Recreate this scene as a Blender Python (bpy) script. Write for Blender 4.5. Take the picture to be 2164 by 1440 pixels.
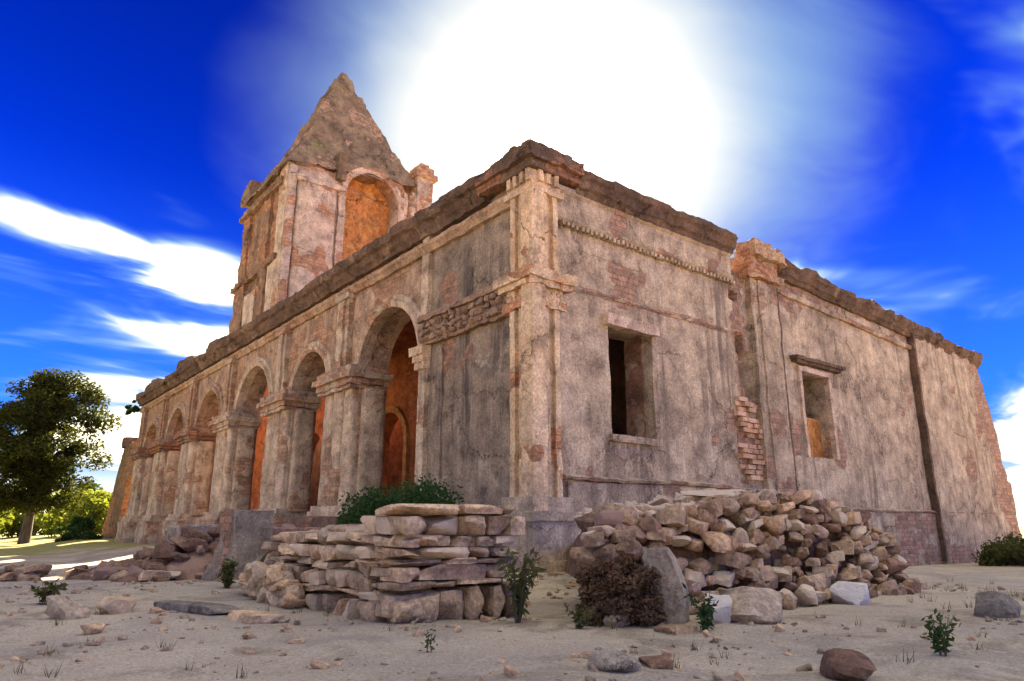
import bpy, bmesh, math, random
import numpy as np
from mathutils import Vector, Matrix
R = math.radians
random.seed(7)
rng = np.random.default_rng(7)
for o in list(bpy.data.objects): bpy.data.objects.remove(o)
scene = bpy.context.scene
col = scene.collection

# ------------------------------------------------------------------ camera
cam_d = bpy.data.cameras.new('camera'); cam = bpy.data.objects.new('camera', cam_d); col.objects.link(cam)
cam_d.sensor_width = 36; cam_d.lens = 24.62; cam_d.clip_start = 0.05; cam_d.clip_end = 3000
CAM = Vector((11.946, -10.109, 1.0))
cam.location = CAM; cam.rotation_euler = (R(90 + 14.83), 0, R(51.6)); scene.camera = cam

# ------------------------------------------------------------------ sun, sky, exposure
SUN = Vector((-0.639, 0.588, 0.4956)).normalized()
SUN_EL = math.asin(SUN.z); SUN_ROT = math.atan2(-SUN.x, SUN.y)
sun_d = bpy.data.lights.new('sun', 'SUN'); sun_d.energy = 5.0; sun_d.angle = R(0.5); sun_d.color = (1.0, 0.86, 0.66)
sun = bpy.data.objects.new('sun', sun_d); col.objects.link(sun)
sun.rotation_euler = SUN.to_track_quat('Z', 'Y').to_euler()
scene.view_settings.view_transform = 'Standard'; scene.view_settings.look = 'None'
scene.view_settings.gamma = 1.0; scene.view_settings.use_curve_mapping = False
scene.view_settings.exposure = 2.95
scene.render.engine = 'CYCLES'
scene.cycles.max_bounces = 6; scene.cycles.diffuse_bounces = 4; scene.cycles.glossy_bounces = 1; scene.cycles.transmission_bounces = 3

class NT:
    """small helper for building node trees"""
    def __init__(s, tree): s.t = tree; s.n = tree.nodes; s.l = tree.links
    def add(s, typ, **kw):
        nd = s.n.new(typ)
        for k, v in kw.items(): setattr(nd, k, v)
        return nd
    def put(s, sock, v):
        if isinstance(v, bpy.types.NodeSocket): s.l.new(v, sock)
        elif v is not None:
            if sock.type == 'RGBA' and isinstance(v, (tuple, list)) and len(v) == 3: v = (*v, 1)
            sock.default_value = v
    def math(s, op, a, b=None, c=None, clamp=False):
        nd = s.add('ShaderNodeMath', operation=op, use_clamp=clamp)
        s.put(nd.inputs[0], a); s.put(nd.inputs[1], b); s.put(nd.inputs[2], c); return nd.outputs[0]
    def vmath(s, op, a, b=None, out=0):
        nd = s.add('ShaderNodeVectorMath', operation=op)
        s.put(nd.inputs[0], a); s.put(nd.inputs[1], b); return nd.outputs[out]
    def mix(s, f, a, b, blend='MIX'):
        nd = s.add('ShaderNodeMix', data_type='RGBA', blend_type=blend)
        s.put(nd.inputs[0], f); s.put(nd.inputs[6], a); s.put(nd.inputs[7], b); return nd.outputs[2]
    def noise(s, vec, scale, detail=5, rough=0.6, dist=0.0):
        nd = s.add('ShaderNodeTexNoise'); s.put(nd.inputs['Vector'], vec)
        nd.inputs['Scale'].default_value = scale; nd.inputs['Detail'].default_value = detail
        nd.inputs['Roughness'].default_value = rough; nd.inputs['Distortion'].default_value = dist
        return nd.outputs[0]
    def ramp(s, f, lo, hi, a=0.0, b=1.0, smooth=True):
        nd = s.add('ShaderNodeMapRange'); nd.interpolation_type = 'SMOOTHSTEP' if smooth else 'LINEAR'
        s.put(nd.inputs[0], f); nd.inputs[1].default_value = lo; nd.inputs[2].default_value = hi
        nd.inputs[3].default_value = a; nd.inputs[4].default_value = b; return nd.outputs[0]
    def scale(s, vec, sc):
        nd = s.add('ShaderNodeMapping'); s.put(nd.inputs[0], vec); nd.inputs['Scale'].default_value = sc; return nd.outputs[0]

world = bpy.data.worlds.new('World'); scene.world = world; world.use_nodes = True
world.node_tree.nodes.clear()
w = NT(world.node_tree)
tc = w.add('ShaderNodeTexCoord').outputs['Generated']
dirv = w.vmath('NORMALIZE', tc)
sky = w.add('ShaderNodeTexSky', sky_type='NISHITA', sun_disc=False, sun_elevation=SUN_EL, sun_rotation=SUN_ROT,
            altitude=600, air_density=1.0, dust_density=0.3, ozone_density=2.5)
hs = w.add('ShaderNodeHueSaturation'); hs.inputs['Saturation'].default_value = 1.35; hs.inputs['Value'].default_value = 1.0
w.put(hs.inputs['Color'], sky.outputs[0])
gm = w.add('ShaderNodeGamma'); gm.inputs[1].default_value = 1.7      # deeper, more saturated blue away from the sun
w.put(gm.inputs[0], w.mix(1.0, hs.outputs[0], (0.333, 0.333, 0.333), 'MULTIPLY'))
cosg = w.vmath('DOT_PRODUCT', dirv, tuple(SUN), out=1)
ang = w.math('MULTIPLY', w.math('ARCCOSINE', w.math('MINIMUM', cosg, 0.99999)), 180 / math.pi)
# thin cloud veil: the same noise all over the dome
sep = w.add('ShaderNodeSeparateXYZ'); w.put(sep.inputs[0], dirv)
zc = w.math('ADD', w.math('MAXIMUM', sep.outputs[2], 0.0), 0.16)
flat = w.add('ShaderNodeCombineXYZ')
w.put(flat.inputs[0], w.math('DIVIDE', sep.outputs[0], zc)); w.put(flat.inputs[1], w.math('DIVIDE', sep.outputs[1], zc))
CLOUD_OFF = (18.46, 1.57, 3.39)
cpos = w.vmath('ADD', w.scale(flat.outputs[0], (1.0, 0.55, 1.0)), CLOUD_OFF)
c1 = w.noise(cpos, 0.55, 5, 0.55, 0.6)
c2 = w.noise(cpos, 2.4, 4, 0.6, 1.0)
cl = w.math('ADD', w.math('MULTIPLY', c1, 0.8), w.math('MULTIPLY', c2, 0.2))
veil = w.ramp(cl, 0.455, 0.615)
def puff(x, y, rx, ry, rot, soft=0.6, amp=1.0):
    """a bank of cloud standing in one direction of the sky; (x, y) are degrees of azimuth / elevation about it"""
    az, el = R(x), R(y)
    d = Vector((math.cos(el) * math.cos(az), math.cos(el) * math.sin(az), math.sin(el)))
    e = Vector((-math.sin(az), math.cos(az), 0)); u = d.cross(e)
    e2 = e * math.cos(rot) + u * math.sin(rot); u2 = -e * math.sin(rot) + u * math.cos(rot)
    wob = w.math('MULTIPLY', w.math('SUBTRACT', c2, 0.5), 1.6)
    a = w.math('DIVIDE', w.vmath('DOT_PRODUCT', dirv, tuple(e2), out=1), math.tan(R(rx)))
    b = w.math('DIVIDE', w.vmath('DOT_PRODUCT', dirv, tuple(u2), out=1), math.tan(R(ry)))
    front = w.ramp(w.vmath('DOT_PRODUCT', dirv, tuple(d), out=1), 0.3, 0.6)
    r = w.math('SQRT', w.math('ADD', w.math('MULTIPLY', a, a), w.math('MULTIPLY', b, b)))
    r = w.math('ADD', r, wob)
    return w.math('MULTIPLY', w.math('MULTIPLY', w.ramp(r, 1.0 + soft * 0.4, 1.0 - soft, 0.0, 1.0), front), amp)
PUFFS = [(166.5, 18.3, 6.5, 3.0, R(9), 0.8, 1.0), (174, 19.8, 9.0, 1.5, R(9), 0.9, 0.9), (118.5, 31.5, 10.0, 14.0, 0.0, 1.0, 0.30), (103, 5.5, 5.0, 4.5, 0.0, 0.8, 0.95), (170, 6.0, 7.0, 2.6, 0.0, 0.8, 0.9)]
for a in PUFFS: veil = w.math('MAXIMUM', veil, puff(*a))
veil = w.math('MAXIMUM', veil, w.ramp(sep.outputs[2], 0.16, -0.02, 0.0, 0.75))   # pale haze at the horizon
skyv = w.mix(1.0, gm.outputs[0], (0.004, 0.021, 0.078), 'MULTIPLY')
skyv = w.mix(w.ramp(sep.outputs[2], 0.46, 0.04, 0.0, 0.6), skyv, (0.010, 0.044, 0.108))
withc = w.mix(w.ramp(veil, 0.0, 0.6), skyv, (0.038, 0.075, 0.115))
withc = w.mix(w.ramp(veil, 0.25, 1.0), withc, (0.42, 0.37, 0.255))
# thin bright cloud round the sun
wob = w.math('ADD', ang, w.math('ADD', w.math('MULTIPLY', w.math('SUBTRACT', c1, 0.5), 9.0), w.math('MULTIPLY', w.math('SUBTRACT', c2, 0.5), 6.0)))
withc = w.mix(w.ramp(wob, 25.0, 8.0, 0.0, 0.85), withc, (0.062, 0.092, 0.118))
withc = w.mix(w.ramp(wob, 17.5, 3.5), withc, (0.17, 0.154, 0.124))
glow = w.math('POWER', 2.71828, w.math('MULTIPLY', w.math('POWER', w.math('DIVIDE', ang, 4.0), 1.2), -1.0))
tot = w.mix(1.0, withc, w.mix(glow, (0, 0, 0), (0.8, 0.75, 0.64)), 'ADD')
bg = w.add('ShaderNodeBackground'); w.put(bg.inputs[0], tot); bg.inputs[1].default_value = 1.0
out = w.add('ShaderNodeOutputWorld'); w.l.new(bg.outputs[0], out.inputs[0])

# ------------------------------------------------------------------ numpy noise
def _h(i, j, k, seed):
    n = (i.astype(np.int64) * 374761393 + j.astype(np.int64) * 668265263 + k.astype(np.int64) * 2147483647 + seed * 1274126177) & 0xffffffff
    n = ((n ^ (n >> 13)) * 1274126177) & 0xffffffff
    n = ((n ^ (n >> 16)) * 2246822519) & 0xffffffff
    return ((n ^ (n >> 15)) & 0xffff) / 65535.0
def vn(P, seed=0):
    I = np.floor(P); f = P - I; f = f * f * f * (f * (f * 6 - 15) + 10); i, j, k = I.T; fx, fy, fz = f.T
    r = 0
    for a in (0, 1):
        for b in (0, 1):
            for c in (0, 1):
                r = r + _h(i + a, j + b, k + c, seed) * (fx if a else 1 - fx) * (fy if b else 1 - fy) * (fz if c else 1 - fz)
    return r
def fbm(P, sc, octv=3, seed=0):
    P = np.asarray(P, float) / sc; s = 0; a = 1; t = 0
    for o in range(octv): s = s + a * vn(P * (2.03 ** o) + 17.3 * o, seed + o); t += a; a *= 0.5
    return s / t            # 0..1, mean 0.5
def sst(x, a, b): t = np.clip((x - a) / (b - a), 0, 1); return t * t * (3 - 2 * t)
def n1(x, sc, seed, octv=3):
    x = np.atleast_1d(np.asarray(x, float)); return fbm(np.stack([x, x * 0 + 3.3, x * 0 + seed * 1.7], 1), sc, octv, seed) - 0.5

# ------------------------------------------------------------------ mesh builder
def link(o, parent=None):
    col.objects.link(o); o.parent = parent; return o
class MB:
    def __init__(s): s.V = []; s.F = []; s.n = 0
    def add(s, V, F):
        V = np.asarray(V, float); s.V.append(V); s.F += [tuple(int(i) + s.n for i in f) for f in F]; s.n += len(V)
    def grid(s, P):                                   # P: (nu, nv, 3)
        nu, nv = P.shape[:2]; i, j = np.meshgrid(np.arange(nu - 1), np.arange(nv - 1), indexing='ij')
        a = (i * nv + j).ravel(); s.add(P.reshape(-1, 3), np.stack([a, a + nv, a + nv + 1, a + 1], 1))
    def box(s, x0, x1, y0, y1, z0, z1, res=0.2):
        lo = np.array([x0, y0, z0]); hi = np.array([x1, y1, z1])
        n = np.maximum(1, np.ceil((hi - lo) / res).astype(int))
        for ax in range(3):
            b, c = (ax + 1) % 3, (ax + 2) % 3
            ub = np.linspace(lo[b], hi[b], n[b] + 1); uc = np.linspace(lo[c], hi[c], n[c] + 1)
            for side in (0, 1):
                P = np.zeros((len(ub), len(uc), 3)); P[..., ax] = (hi if side else lo)[ax]
                P[..., b] = ub[:, None]; P[..., c] = uc[None, :]
                s.grid(P if side else P[::-1])
    def tube(s, pts, rad, n=8, cap=True):
        pts = [Vector(p) for p in pts]; rings = []
        for i, p in enumerate(pts):
            t = (pts[min(i + 1, len(pts) - 1)] - pts[max(i - 1, 0)]).normalized()
            a = t.cross(Vector((0.31, 0.9, 0.2))).normalized(); b = t.cross(a)
            rings.append([p + (a * math.cos(6.2832 * k / n) + b * math.sin(6.2832 * k / n)) * rad[i] for k in range(n)])
        V = [v for r in rings for v in r]; F = []
        for i in range(len(pts) - 1):
            for k in range(n): F.append((i * n + k, i * n + (k + 1) % n, (i + 1) * n + (k + 1) % n, (i + 1) * n + k))
        if cap: F.append(tuple(range(n))[::-1]); F.append(tuple((len(pts) - 1) * n + k for k in range(n)))
        s.add([tuple(v) for v in V], F)
    def mesh(s, name, disp=0.0, dsc=0.7, fine=0.0, fsc=0.15, seed=0, wear=None, post=None, sharp=38, weld=True, smooth=True):
        V = np.concatenate(s.V) if s.V else np.zeros((0, 3)); F = s.F
        if weld:
            key = np.round(V * 2000).astype(np.int64)
            _, idx, inv = np.unique(key, axis=0, return_index=True, return_inverse=True)
            inv = inv.ravel(); V = V[idx]; F = [tuple(inv[i] for i in f) for f in F]
            F = [f for f in F if len(set(f)) == len(f)]
        V0 = V.copy()
        if post is not None: V = post(V)
        if disp: V = V + disp * 2 * np.stack([fbm(V0, dsc, 3, seed + 11 * k) - 0.5 for k in range(3)], 1)
        if fine: V = V + fine * 2 * np.stack([fbm(V0, fsc, 2, seed + 50 + 11 * k) - 0.5 for k in range(3)], 1)
        me = bpy.data.meshes.new(name); me.from_pydata(V.tolist(), [], F)
        if wear is not None:
            at = me.attributes.new('wear', 'FLOAT', 'POINT'); at.data.foreach_set('value', np.clip(wear(V0), 0, 1).astype(np.float32))
        bm = bmesh.new(); bm.from_mesh(me); bmesh.ops.recalc_face_normals(bm, faces=bm.faces); bm.to_mesh(me); bm.free()
        if smooth:
            me.polygons.foreach_set('use_smooth', [True] * len(me.polygons)); me.set_sharp_from_angle(angle=R(sharp))
        return me
    def build(s, name, mat, parent=None, **kw):
        me = s.mesh(name, **kw); me.materials.append(mat); return link(bpy.data.objects.new(name, me), parent)
def empty(name, loc=(0, 0, 0)):
    o = bpy.data.objects.new(name, None); o.empty_display_size = 0.2; o.location = loc; return link(o)
def tag(o, label, cat, group=None):
    o['label'] = label; o['category'] = cat
    if group: o['group'] = group
    return o
def B(name, mat, parent, *boxes, res=0.2, **kw):
    m = MB()
    for b in boxes: m.box(*b, res=res)
    return m.build(name, mat, parent, **kw)

def lines(a, b, res, extra=()):
    n = max(1, int(math.ceil((b - a) / res))); u = list(np.linspace(a, b, n + 1))
    for e in extra:
        k = int(np.argmin(np.abs(np.array(u) - e)))
        if abs(u[k] - e) < res * 0.55 and 0 < k < n: u[k] = e
        else: u.append(e)
    return np.array(sorted(set(np.round(u, 5))))
def wall(m, M, u0, u1, z0, z1, thick, holes=(), res=0.15, nd=4):
    """solid wall with rectangular holes; M(u, d, z) gives the point at depth d behind the face"""
    U = lines(u0, u1, res, [h[k] for h in holes for k in (0, 1)]); Z = lines(z0, z1, res, [h[k] for h in holes for k in (2, 3)])
    uc = (U[:-1] + U[1:]) / 2; zc_ = (Z[:-1] + Z[1:]) / 2
    S = np.ones((len(uc), len(zc_)), bool)
    for h in holes: S &= ~((uc[:, None] > h[0]) & (uc[:, None] < h[1]) & (zc_[None] > h[2]) & (zc_[None] < h[3]))
    D = np.linspace(0, thick, nd + 1); nu, nz = len(U), len(Z)
    V = []; idx = {}; F = []
    def vi(i, j, k):
        q = (i, j, k)
        if q not in idx: idx[q] = len(V); V.append(M(U[i], D[k], Z[j]))
        return idx[q]
    for i in range(nu - 1):
        for j in range(nz - 1):
            if not S[i, j]: continue
            F.append((vi(i, j, 0), vi(i + 1, j, 0), vi(i + 1, j + 1, 0), vi(i, j + 1, 0)))
            F.append((vi(i, j, nd), vi(i, j + 1, nd), vi(i + 1, j + 1, nd), vi(i + 1, j, nd)))
            for di, dj, e in ((-1, 0, ((i, j), (i, j + 1))), (1, 0, ((i + 1, j), (i + 1, j + 1))), (0, -1, ((i, j), (i + 1, j))), (0, 1, ((i, j + 1), (i + 1, j + 1)))):
                a, b = i + di, j + dj
                if 0 <= a < nu - 1 and 0 <= b < nz - 1 and S[a, b]: continue
                for k in range(nd): F.append((vi(*e[0], k), vi(*e[1], k), vi(*e[1], k + 1), vi(*e[0], k + 1)))
    m.add(V, F)
def arched(m, M, u0, u1, z_spring, z_top, arches, thick, res=0.15, nd=5):
    """wall above springing, pierced by round arches (centre, radius)"""
    U = list(lines(u0, u1, res))
    for c, r in arches:
        U = [u for u in U if abs(u - c) > r + 0.02]; n = max(10, int(3.2 * r / res)); U += [c - r * math.cos(math.pi * k / n) for k in range(n + 1)]
    U = np.array(sorted(set(U))); zl = np.full(len(U), z_spring)
    for c, r in arches: zl = np.maximum(zl, np.where(np.abs(U - c) <= r, z_spring + np.sqrt(np.maximum(0, r * r - (U - c) ** 2)), z_spring))
    nv = int((z_top - z_spring) / res) + 1; v = np.linspace(0, 1, nv)
    Zg = zl[:, None] + (z_top - zl[:, None]) * v[None]; Ug = np.repeat(U[:, None], nv, 1)
    def PT(u, d, z): 
        u, d, z = np.broadcast_arrays(u, d, z); return M(u, d, z)
    def st(t): return np.stack(t, -1)
    m.grid(st(PT(Ug, 0.0, Zg))); m.grid(st(PT(Ug, thick, Zg)))
    dd = np.linspace(0, thick, nd + 1)
    m.grid(st(PT(U[:, None], dd[None], zl[:, None]))); m.grid(st(PT(U[:, None], dd[None], np.full((len(U), 1), z_top))))
    for e in (0, -1): m.grid(st(PT(np.full((nv, 1), U[e]), dd[None], Zg[e][:, None])))
def sweep(m, M, u0, u1, prof, res=0.15):
    """closed profile of (out, z) swept along u"""
    U = lines(u0, u1, res); pr = []
    for (a, b), (c, d) in zip(prof, prof[1:] + prof[:1]):
        n = max(1, int(math.ceil(math.hypot(c - a, d - b) / res))); pr += [(a + (c - a) * k / n, b + (d - b) * k / n) for k in range(n)]
    pr = np.array(pr + pr[:1]); P = np.zeros((len(U), len(pr), 3))
    x = M(U[:, None] + 0 * pr[None, :, 0], -pr[None, :, 0] + 0 * U[:, None], pr[None, :, 1] + 0 * U[:, None])
    for k in range(3): P[..., k] = x[k]
    m.grid(P)
    for e in (0, -1):
        c = P[e, :-1]; m.add(c, [tuple(range(len(c)))])
MF = lambda u, d, z: (u, d, z)                 # front walls: u along x, depth towards +y
MS = lambda u, d, z: (-d, u, z)                # side walls: u along y, depth towards -x

# ------------------------------------------------------------------ materials
def new_mat(name):
    m = bpy.data.materials.new(name); m.use_nodes = True; m.node_tree.nodes.clear(); t = NT(m.node_tree)
    o = t.add('ShaderNodeOutputMaterial'); b = t.add('ShaderNodeBsdfPrincipled'); t.l.new(b.outputs[0], o.inputs[0])
    b.inputs['Roughness'].default_value = 0.92; b.inputs['Specular IOR Level'].default_value = 0.15
    return m, t, b
def masonry(name, A, Bc, dark, accent, acc=(0.56, 0.66), acc_f=0.7, streak=0.6, stone=(0.30, 0.17, 0.11), bump=0.5, sc=1.0, rand=0.0, pits=0.5, coarse=None):
    m, t, b = new_mat(name)
    pos = t.add('ShaderNodeNewGeometry').outputs['Position']
    if rand:
        oi = t.add('ShaderNodeObjectInfo'); tco = t.add('ShaderNodeTexCoord').outputs['Object']
        off = t.vmath('MULTIPLY', oi.outputs['Location'], (7.1, 3.3, 5.7)); pos = t.vmath('ADD', pos, off)
    a = t.noise(pos, 0.45 * sc, 6, 0.7, 0.4)
    c = t.mix(t.ramp(a, 0.36, 0.64), A, Bc)
    mid = t.noise(pos, 1.7 * sc, 6, 0.74)
    c = t.mix(1.0, c, t.mix(t.ramp(mid, 0.32, 0.68), (1.22, 1.18, 1.12), (0.60, 0.57, 0.55)), 'MULTIPLY')
    c = t.mix(t.ramp(mid, 0.56, 0.72, 0.0, 0.55), c, dark)
    n3 = t.noise(t.vmath('ADD', pos, (31.0, 5.0, 9.0)), 0.95 * sc, 6, 0.74, 0.5)
    c = t.mix(t.ramp(n3, acc[0], acc[1], 0.0, acc_f), c, accent)
    if streak:
        s = t.noise(t.scale(pos, (2.6, 2.6, 0.16)), 1.0 * sc, 5, 0.68, 0.25); s2 = t.noise(pos, 0.3, 2, 0.5)
        k = t.math('MULTIPLY', t.ramp(s, 0.48, 0.70), t.ramp(s2, 0.35, 0.6, 0.25, 1.0)); c = t.mix(t.math('MULTIPLY', k, streak), c, dark)
        s3 = t.noise(t.scale(t.vmath('ADD', pos, (9., 4., 2.)), (5.5, 5.5, 0.3)), 1.0 * sc, 5, 0.6)
        c = t.mix(t.ramp(s3, 0.58, 0.74, 0.0, streak * 0.55), c, (min(1, A[0] * 1.5), min(1, A[1] * 1.5), min(1, A[2] * 1.5)))
    if streak:
        ve = t.add('ShaderNodeTexVoronoi'); ve.feature = 'DISTANCE_TO_EDGE'; ve.inputs['Scale'].default_value = 0.42
        dv = t.add('ShaderNodeCombineXYZ'); t.put(dv.inputs[0], t.math('MULTIPLY', mid, 1.3)); t.put(dv.inputs[1], t.math('MULTIPLY', n3, 1.3)); t.put(dv.inputs[2], t.math('MULTIPLY', mid, -1.1))
        t.put(ve.inputs['Vector'], t.vmath('ADD', pos, dv.outputs[0]))
        crack = t.math('MULTIPLY', t.ramp(ve.outputs['Distance'], 0.012, 0.002), t.ramp(a, 0.42, 0.56))
        c = t.mix(t.math('MULTIPLY', crack, 0.8), c, t.mix(1.0, c, (0.22, 0.19, 0.17), 'MULTIPLY'))
    fine = t.noise(pos, 18.0, 4, 0.75)
    at = t.add('ShaderNodeAttribute', attribute_name='wear').outputs['Fac']
    pit0 = t.noise(pos, 4.0, 5, 0.8)
    wf = t.ramp(t.math('ADD', at, t.math('MULTIPLY', t.math('SUBTRACT', pit0, 0.5), 1.5)), 0.46, 0.53)
    sp_ = t.add('ShaderNodeSeparateXYZ'); t.put(sp_.inputs[0], pos); cb = t.add('ShaderNodeCombineXYZ')
    jit = t.math('MULTIPLY', t.math('SUBTRACT', mid, 0.5), 0.16)
    t.put(cb.inputs[0], t.math('ADD', t.math('ADD', sp_.outputs[0], sp_.outputs[1]), jit)); t.put(cb.inputs[1], t.math('ADD', sp_.outputs[2], jit))
    bk = t.add('ShaderNodeTexBrick'); t.l.new(cb.outputs[0], bk.inputs['Vector']); bk.inputs['Scale'].default_value = 1.0
    bk.inputs['Brick Width'].default_value = 0.42; bk.inputs['Row Height'].default_value = 0.15; bk.inputs['Mortar Size'].default_value = 0.016; bk.inputs['Mortar Smooth'].default_value = 0.6
    t.put(bk.inputs['Color1'], stone); t.put(bk.inputs['Color2'], (stone[0] * 1.7, stone[1] * 1.6, stone[2] * 1.5)); t.put(bk.inputs['Mortar'], (stone[0] * 0.9, stone[1] * 1.05, stone[2] * 1.15))
    stc = t.mix(1.0, bk.outputs['Color'], t.mix(t.ramp(pit0, 0.35, 0.65), (0.7, 0.68, 0.66), (1.25, 1.2, 1.15)), 'MULTIPLY')
    c = t.mix(wf, c, stc)
    c = t.mix(t.ramp(fine, 0.28, 0.75), t.mix(1.0, c, (0.62, 0.58, 0.55), 'MULTIPLY'), t.mix(1.0, c, (1.22, 1.18, 1.12), 'MULTIPLY'))
    if rand:
        rn = oi.outputs['Random']
        c = t.mix(t.ramp(rn, 0.0, 1.0, 0.0, 1.0, False), t.mix(1.0, c, (1 - rand, 1 - rand * 1.05, 1 - rand * 1.0), 'MULTIPLY'), t.mix(1.0, c, (1 + rand, 1 + rand * 0.85, 1 + rand * 0.7), 'MULTIPLY'))
        r3 = t.math('FRACT', t.math('MULTIPLY', rn, 23.7)); c = t.mix(t.ramp(r3, 0.45, 1.0, 0.0, 0.7, False), c, t.mix(1.0, c, (0.78, 0.88, 0.98), 'MULTIPLY'))
        r2 = t.math('FRACT', t.math('MULTIPLY', rn, 7.31)); c = t.mix(t.ramp(r2, 0.62, 0.95, 0.0, 0.75), c, accent)
    t.put(b.inputs['Base Color'], c)
    pit = t.noise(pos, 6.0 * sc, 4, 0.78)
    h = t.math('ADD', t.math('MULTIPLY', pit, 0.7), t.math('MULTIPLY', fine, 0.25))
    h = t.math('SUBTRACT', h, t.math('MULTIPLY', wf, 0.5))
    h = t.math('SUBTRACT', h, t.math('MULTIPLY', t.math('MULTIPLY', wf, bk.outputs['Fac']), 0.5))
    h = t.math('SUBTRACT', h, t.math('MULTIPLY', t.ramp(t.noise(pos, 4.2, 2, 0.6), 0.60, 0.68), pits * 0.5))
    if streak: h = t.math('SUBTRACT', h, t.math('MULTIPLY', crack, 0.4))
    bp = t.add('ShaderNodeBump'); bp.inputs['Strength'].default_value = bump; bp.inputs['Distance'].default_value = 0.07
    t.put(bp.inputs['Height'], h); t.l.new(bp.outputs[0], b.inputs['Normal'])
    return m
BRICK = (0.42, 0.20, 0.115)
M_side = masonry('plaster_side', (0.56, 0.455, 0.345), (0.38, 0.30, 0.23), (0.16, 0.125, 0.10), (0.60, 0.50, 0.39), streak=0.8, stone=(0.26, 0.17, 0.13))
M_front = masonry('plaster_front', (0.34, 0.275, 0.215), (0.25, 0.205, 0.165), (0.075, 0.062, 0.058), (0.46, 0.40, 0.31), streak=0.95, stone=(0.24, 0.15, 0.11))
M_arc = masonry('plaster_arcade', (0.50, 0.37, 0.27), (0.40, 0.28, 0.205), (0.17, 0.12, 0.09), (0.60, 0.47, 0.33), streak=0.7, stone=(0.28, 0.18, 0.12))
M_pier = masonry('pier_stone', (0.60, 0.49, 0.37), (0.46, 0.365, 0.27), (0.20, 0.155, 0.13), (0.60, 0.44, 0.36), streak=0.8, stone=(0.30, 0.20, 0.14))
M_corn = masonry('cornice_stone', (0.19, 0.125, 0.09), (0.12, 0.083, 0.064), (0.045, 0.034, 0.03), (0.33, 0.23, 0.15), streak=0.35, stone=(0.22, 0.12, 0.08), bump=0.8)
M_band = masonry('band_stone', (0.40, 0.28, 0.205), (0.30, 0.21, 0.155), (0.10, 0.065, 0.055), (0.44, 0.30, 0.21), streak=0.2, stone=(0.27, 0.14, 0.09), bump=0.9, sc=1.6)
M_cor = masonry('corner_stone', (0.74, 0.585, 0.42), (0.66, 0.475, 0.31), (0.24, 0.17, 0.12), (0.70, 0.47, 0.28), streak=0.65, stone=(0.36, 0.20, 0.12))
M_tow = masonry('tower_plaster', (0.62, 0.50, 0.40), (0.52, 0.43, 0.34), (0.25, 0.20, 0.15), (0.66, 0.55, 0.45), streak=0.5, stone=(0.34, 0.21, 0.135))
M_towb = masonry('tower_brick', (0.38, 0.25, 0.165), (0.25, 0.165, 0.11), (0.07, 0.05, 0.038), (0.48, 0.35, 0.23), streak=0.45, stone=(0.34, 0.19, 0.115), bump=0.9, sc=1.5)
M_roof = masonry('tower_roof_stone', (0.31, 0.22, 0.15), (0.20, 0.145, 0.10), (0.06, 0.043, 0.034), (0.30, 0.27, 0.09), acc=(0.57, 0.66), streak=0.5, stone=(0.30, 0.20, 0.14), bump=0.9)
M_orange = masonry('orange_plaster', (0.54, 0.205, 0.075), (0.38, 0.125, 0.05), (0.12, 0.04, 0.025), (0.52, 0.26, 0.11), streak=0.5, stone=(0.35, 0.13, 0.07))
M_niche = masonry('niche_brick', (0.72, 0.37, 0.13), (0.58, 0.26, 0.08), (0.28, 0.12, 0.05), (0.72, 0.46, 0.22), streak=0.3, stone=(0.5, 0.22, 0.09), bump=1.0, sc=1.8)
M_inner = masonry('inner_stone', (0.36, 0.22, 0.16), (0.28, 0.165, 0.12), (0.12, 0.07, 0.055), (0.36, 0.22, 0.14), streak=0.3, stone=(0.25, 0.14, 0.1), bump=0.8)
M_brick = masonry('brick', (0.62, 0.41, 0.285), (0.52, 0.31, 0.20), (0.25, 0.13, 0.09), (0.62, 0.42, 0.30), streak=0, rand=0.22, sc=2.5, bump=0.5)
M_lintel = masonry('lintel_stone', (0.66, 0.52, 0.44), (0.58, 0.43, 0.35), (0.3, 0.22, 0.17), (0.70, 0.58, 0.50), streak=0.2)
M_dry = masonry('dry_stone', (0.64, 0.49, 0.345), (0.52, 0.385, 0.265), (0.15, 0.10, 0.075), (0.60, 0.46, 0.33), streak=0, rand=0.30, sc=2.2, bump=0.7, acc_f=0.5)
M_rub = masonry('rubble_stone', (0.56, 0.405, 0.275), (0.43, 0.30, 0.20), (0.14, 0.095, 0.07), (0.62, 0.49, 0.36), streak=0, rand=0.34, sc=2.2, bump=0.7, acc_f=0.5)
M_drk = masonry('dark_rubble_stone', (0.29, 0.185, 0.13), (0.21, 0.135, 0.10), (0.08, 0.05, 0.045), (0.38, 0.24, 0.18), streak=0, rand=0.3, sc=2.2, bump=0.7, acc_f=0.5)
M_grey = masonry('grey_stone', (0.40, 0.345, 0.29), (0.31, 0.265, 0.225), (0.14, 0.12, 0.10), (0.50, 0.44, 0.37), streak=0.2, rand=0.2, sc=2.0, bump=0.6)
M_pale = masonry('pale_stone', (0.50, 0.41, 0.32), (0.42, 0.335, 0.26), (0.24, 0.2, 0.18), (0.62, 0.56, 0.52), streak=0, rand=0.12, sc=2.2, bump=0.6)

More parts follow.
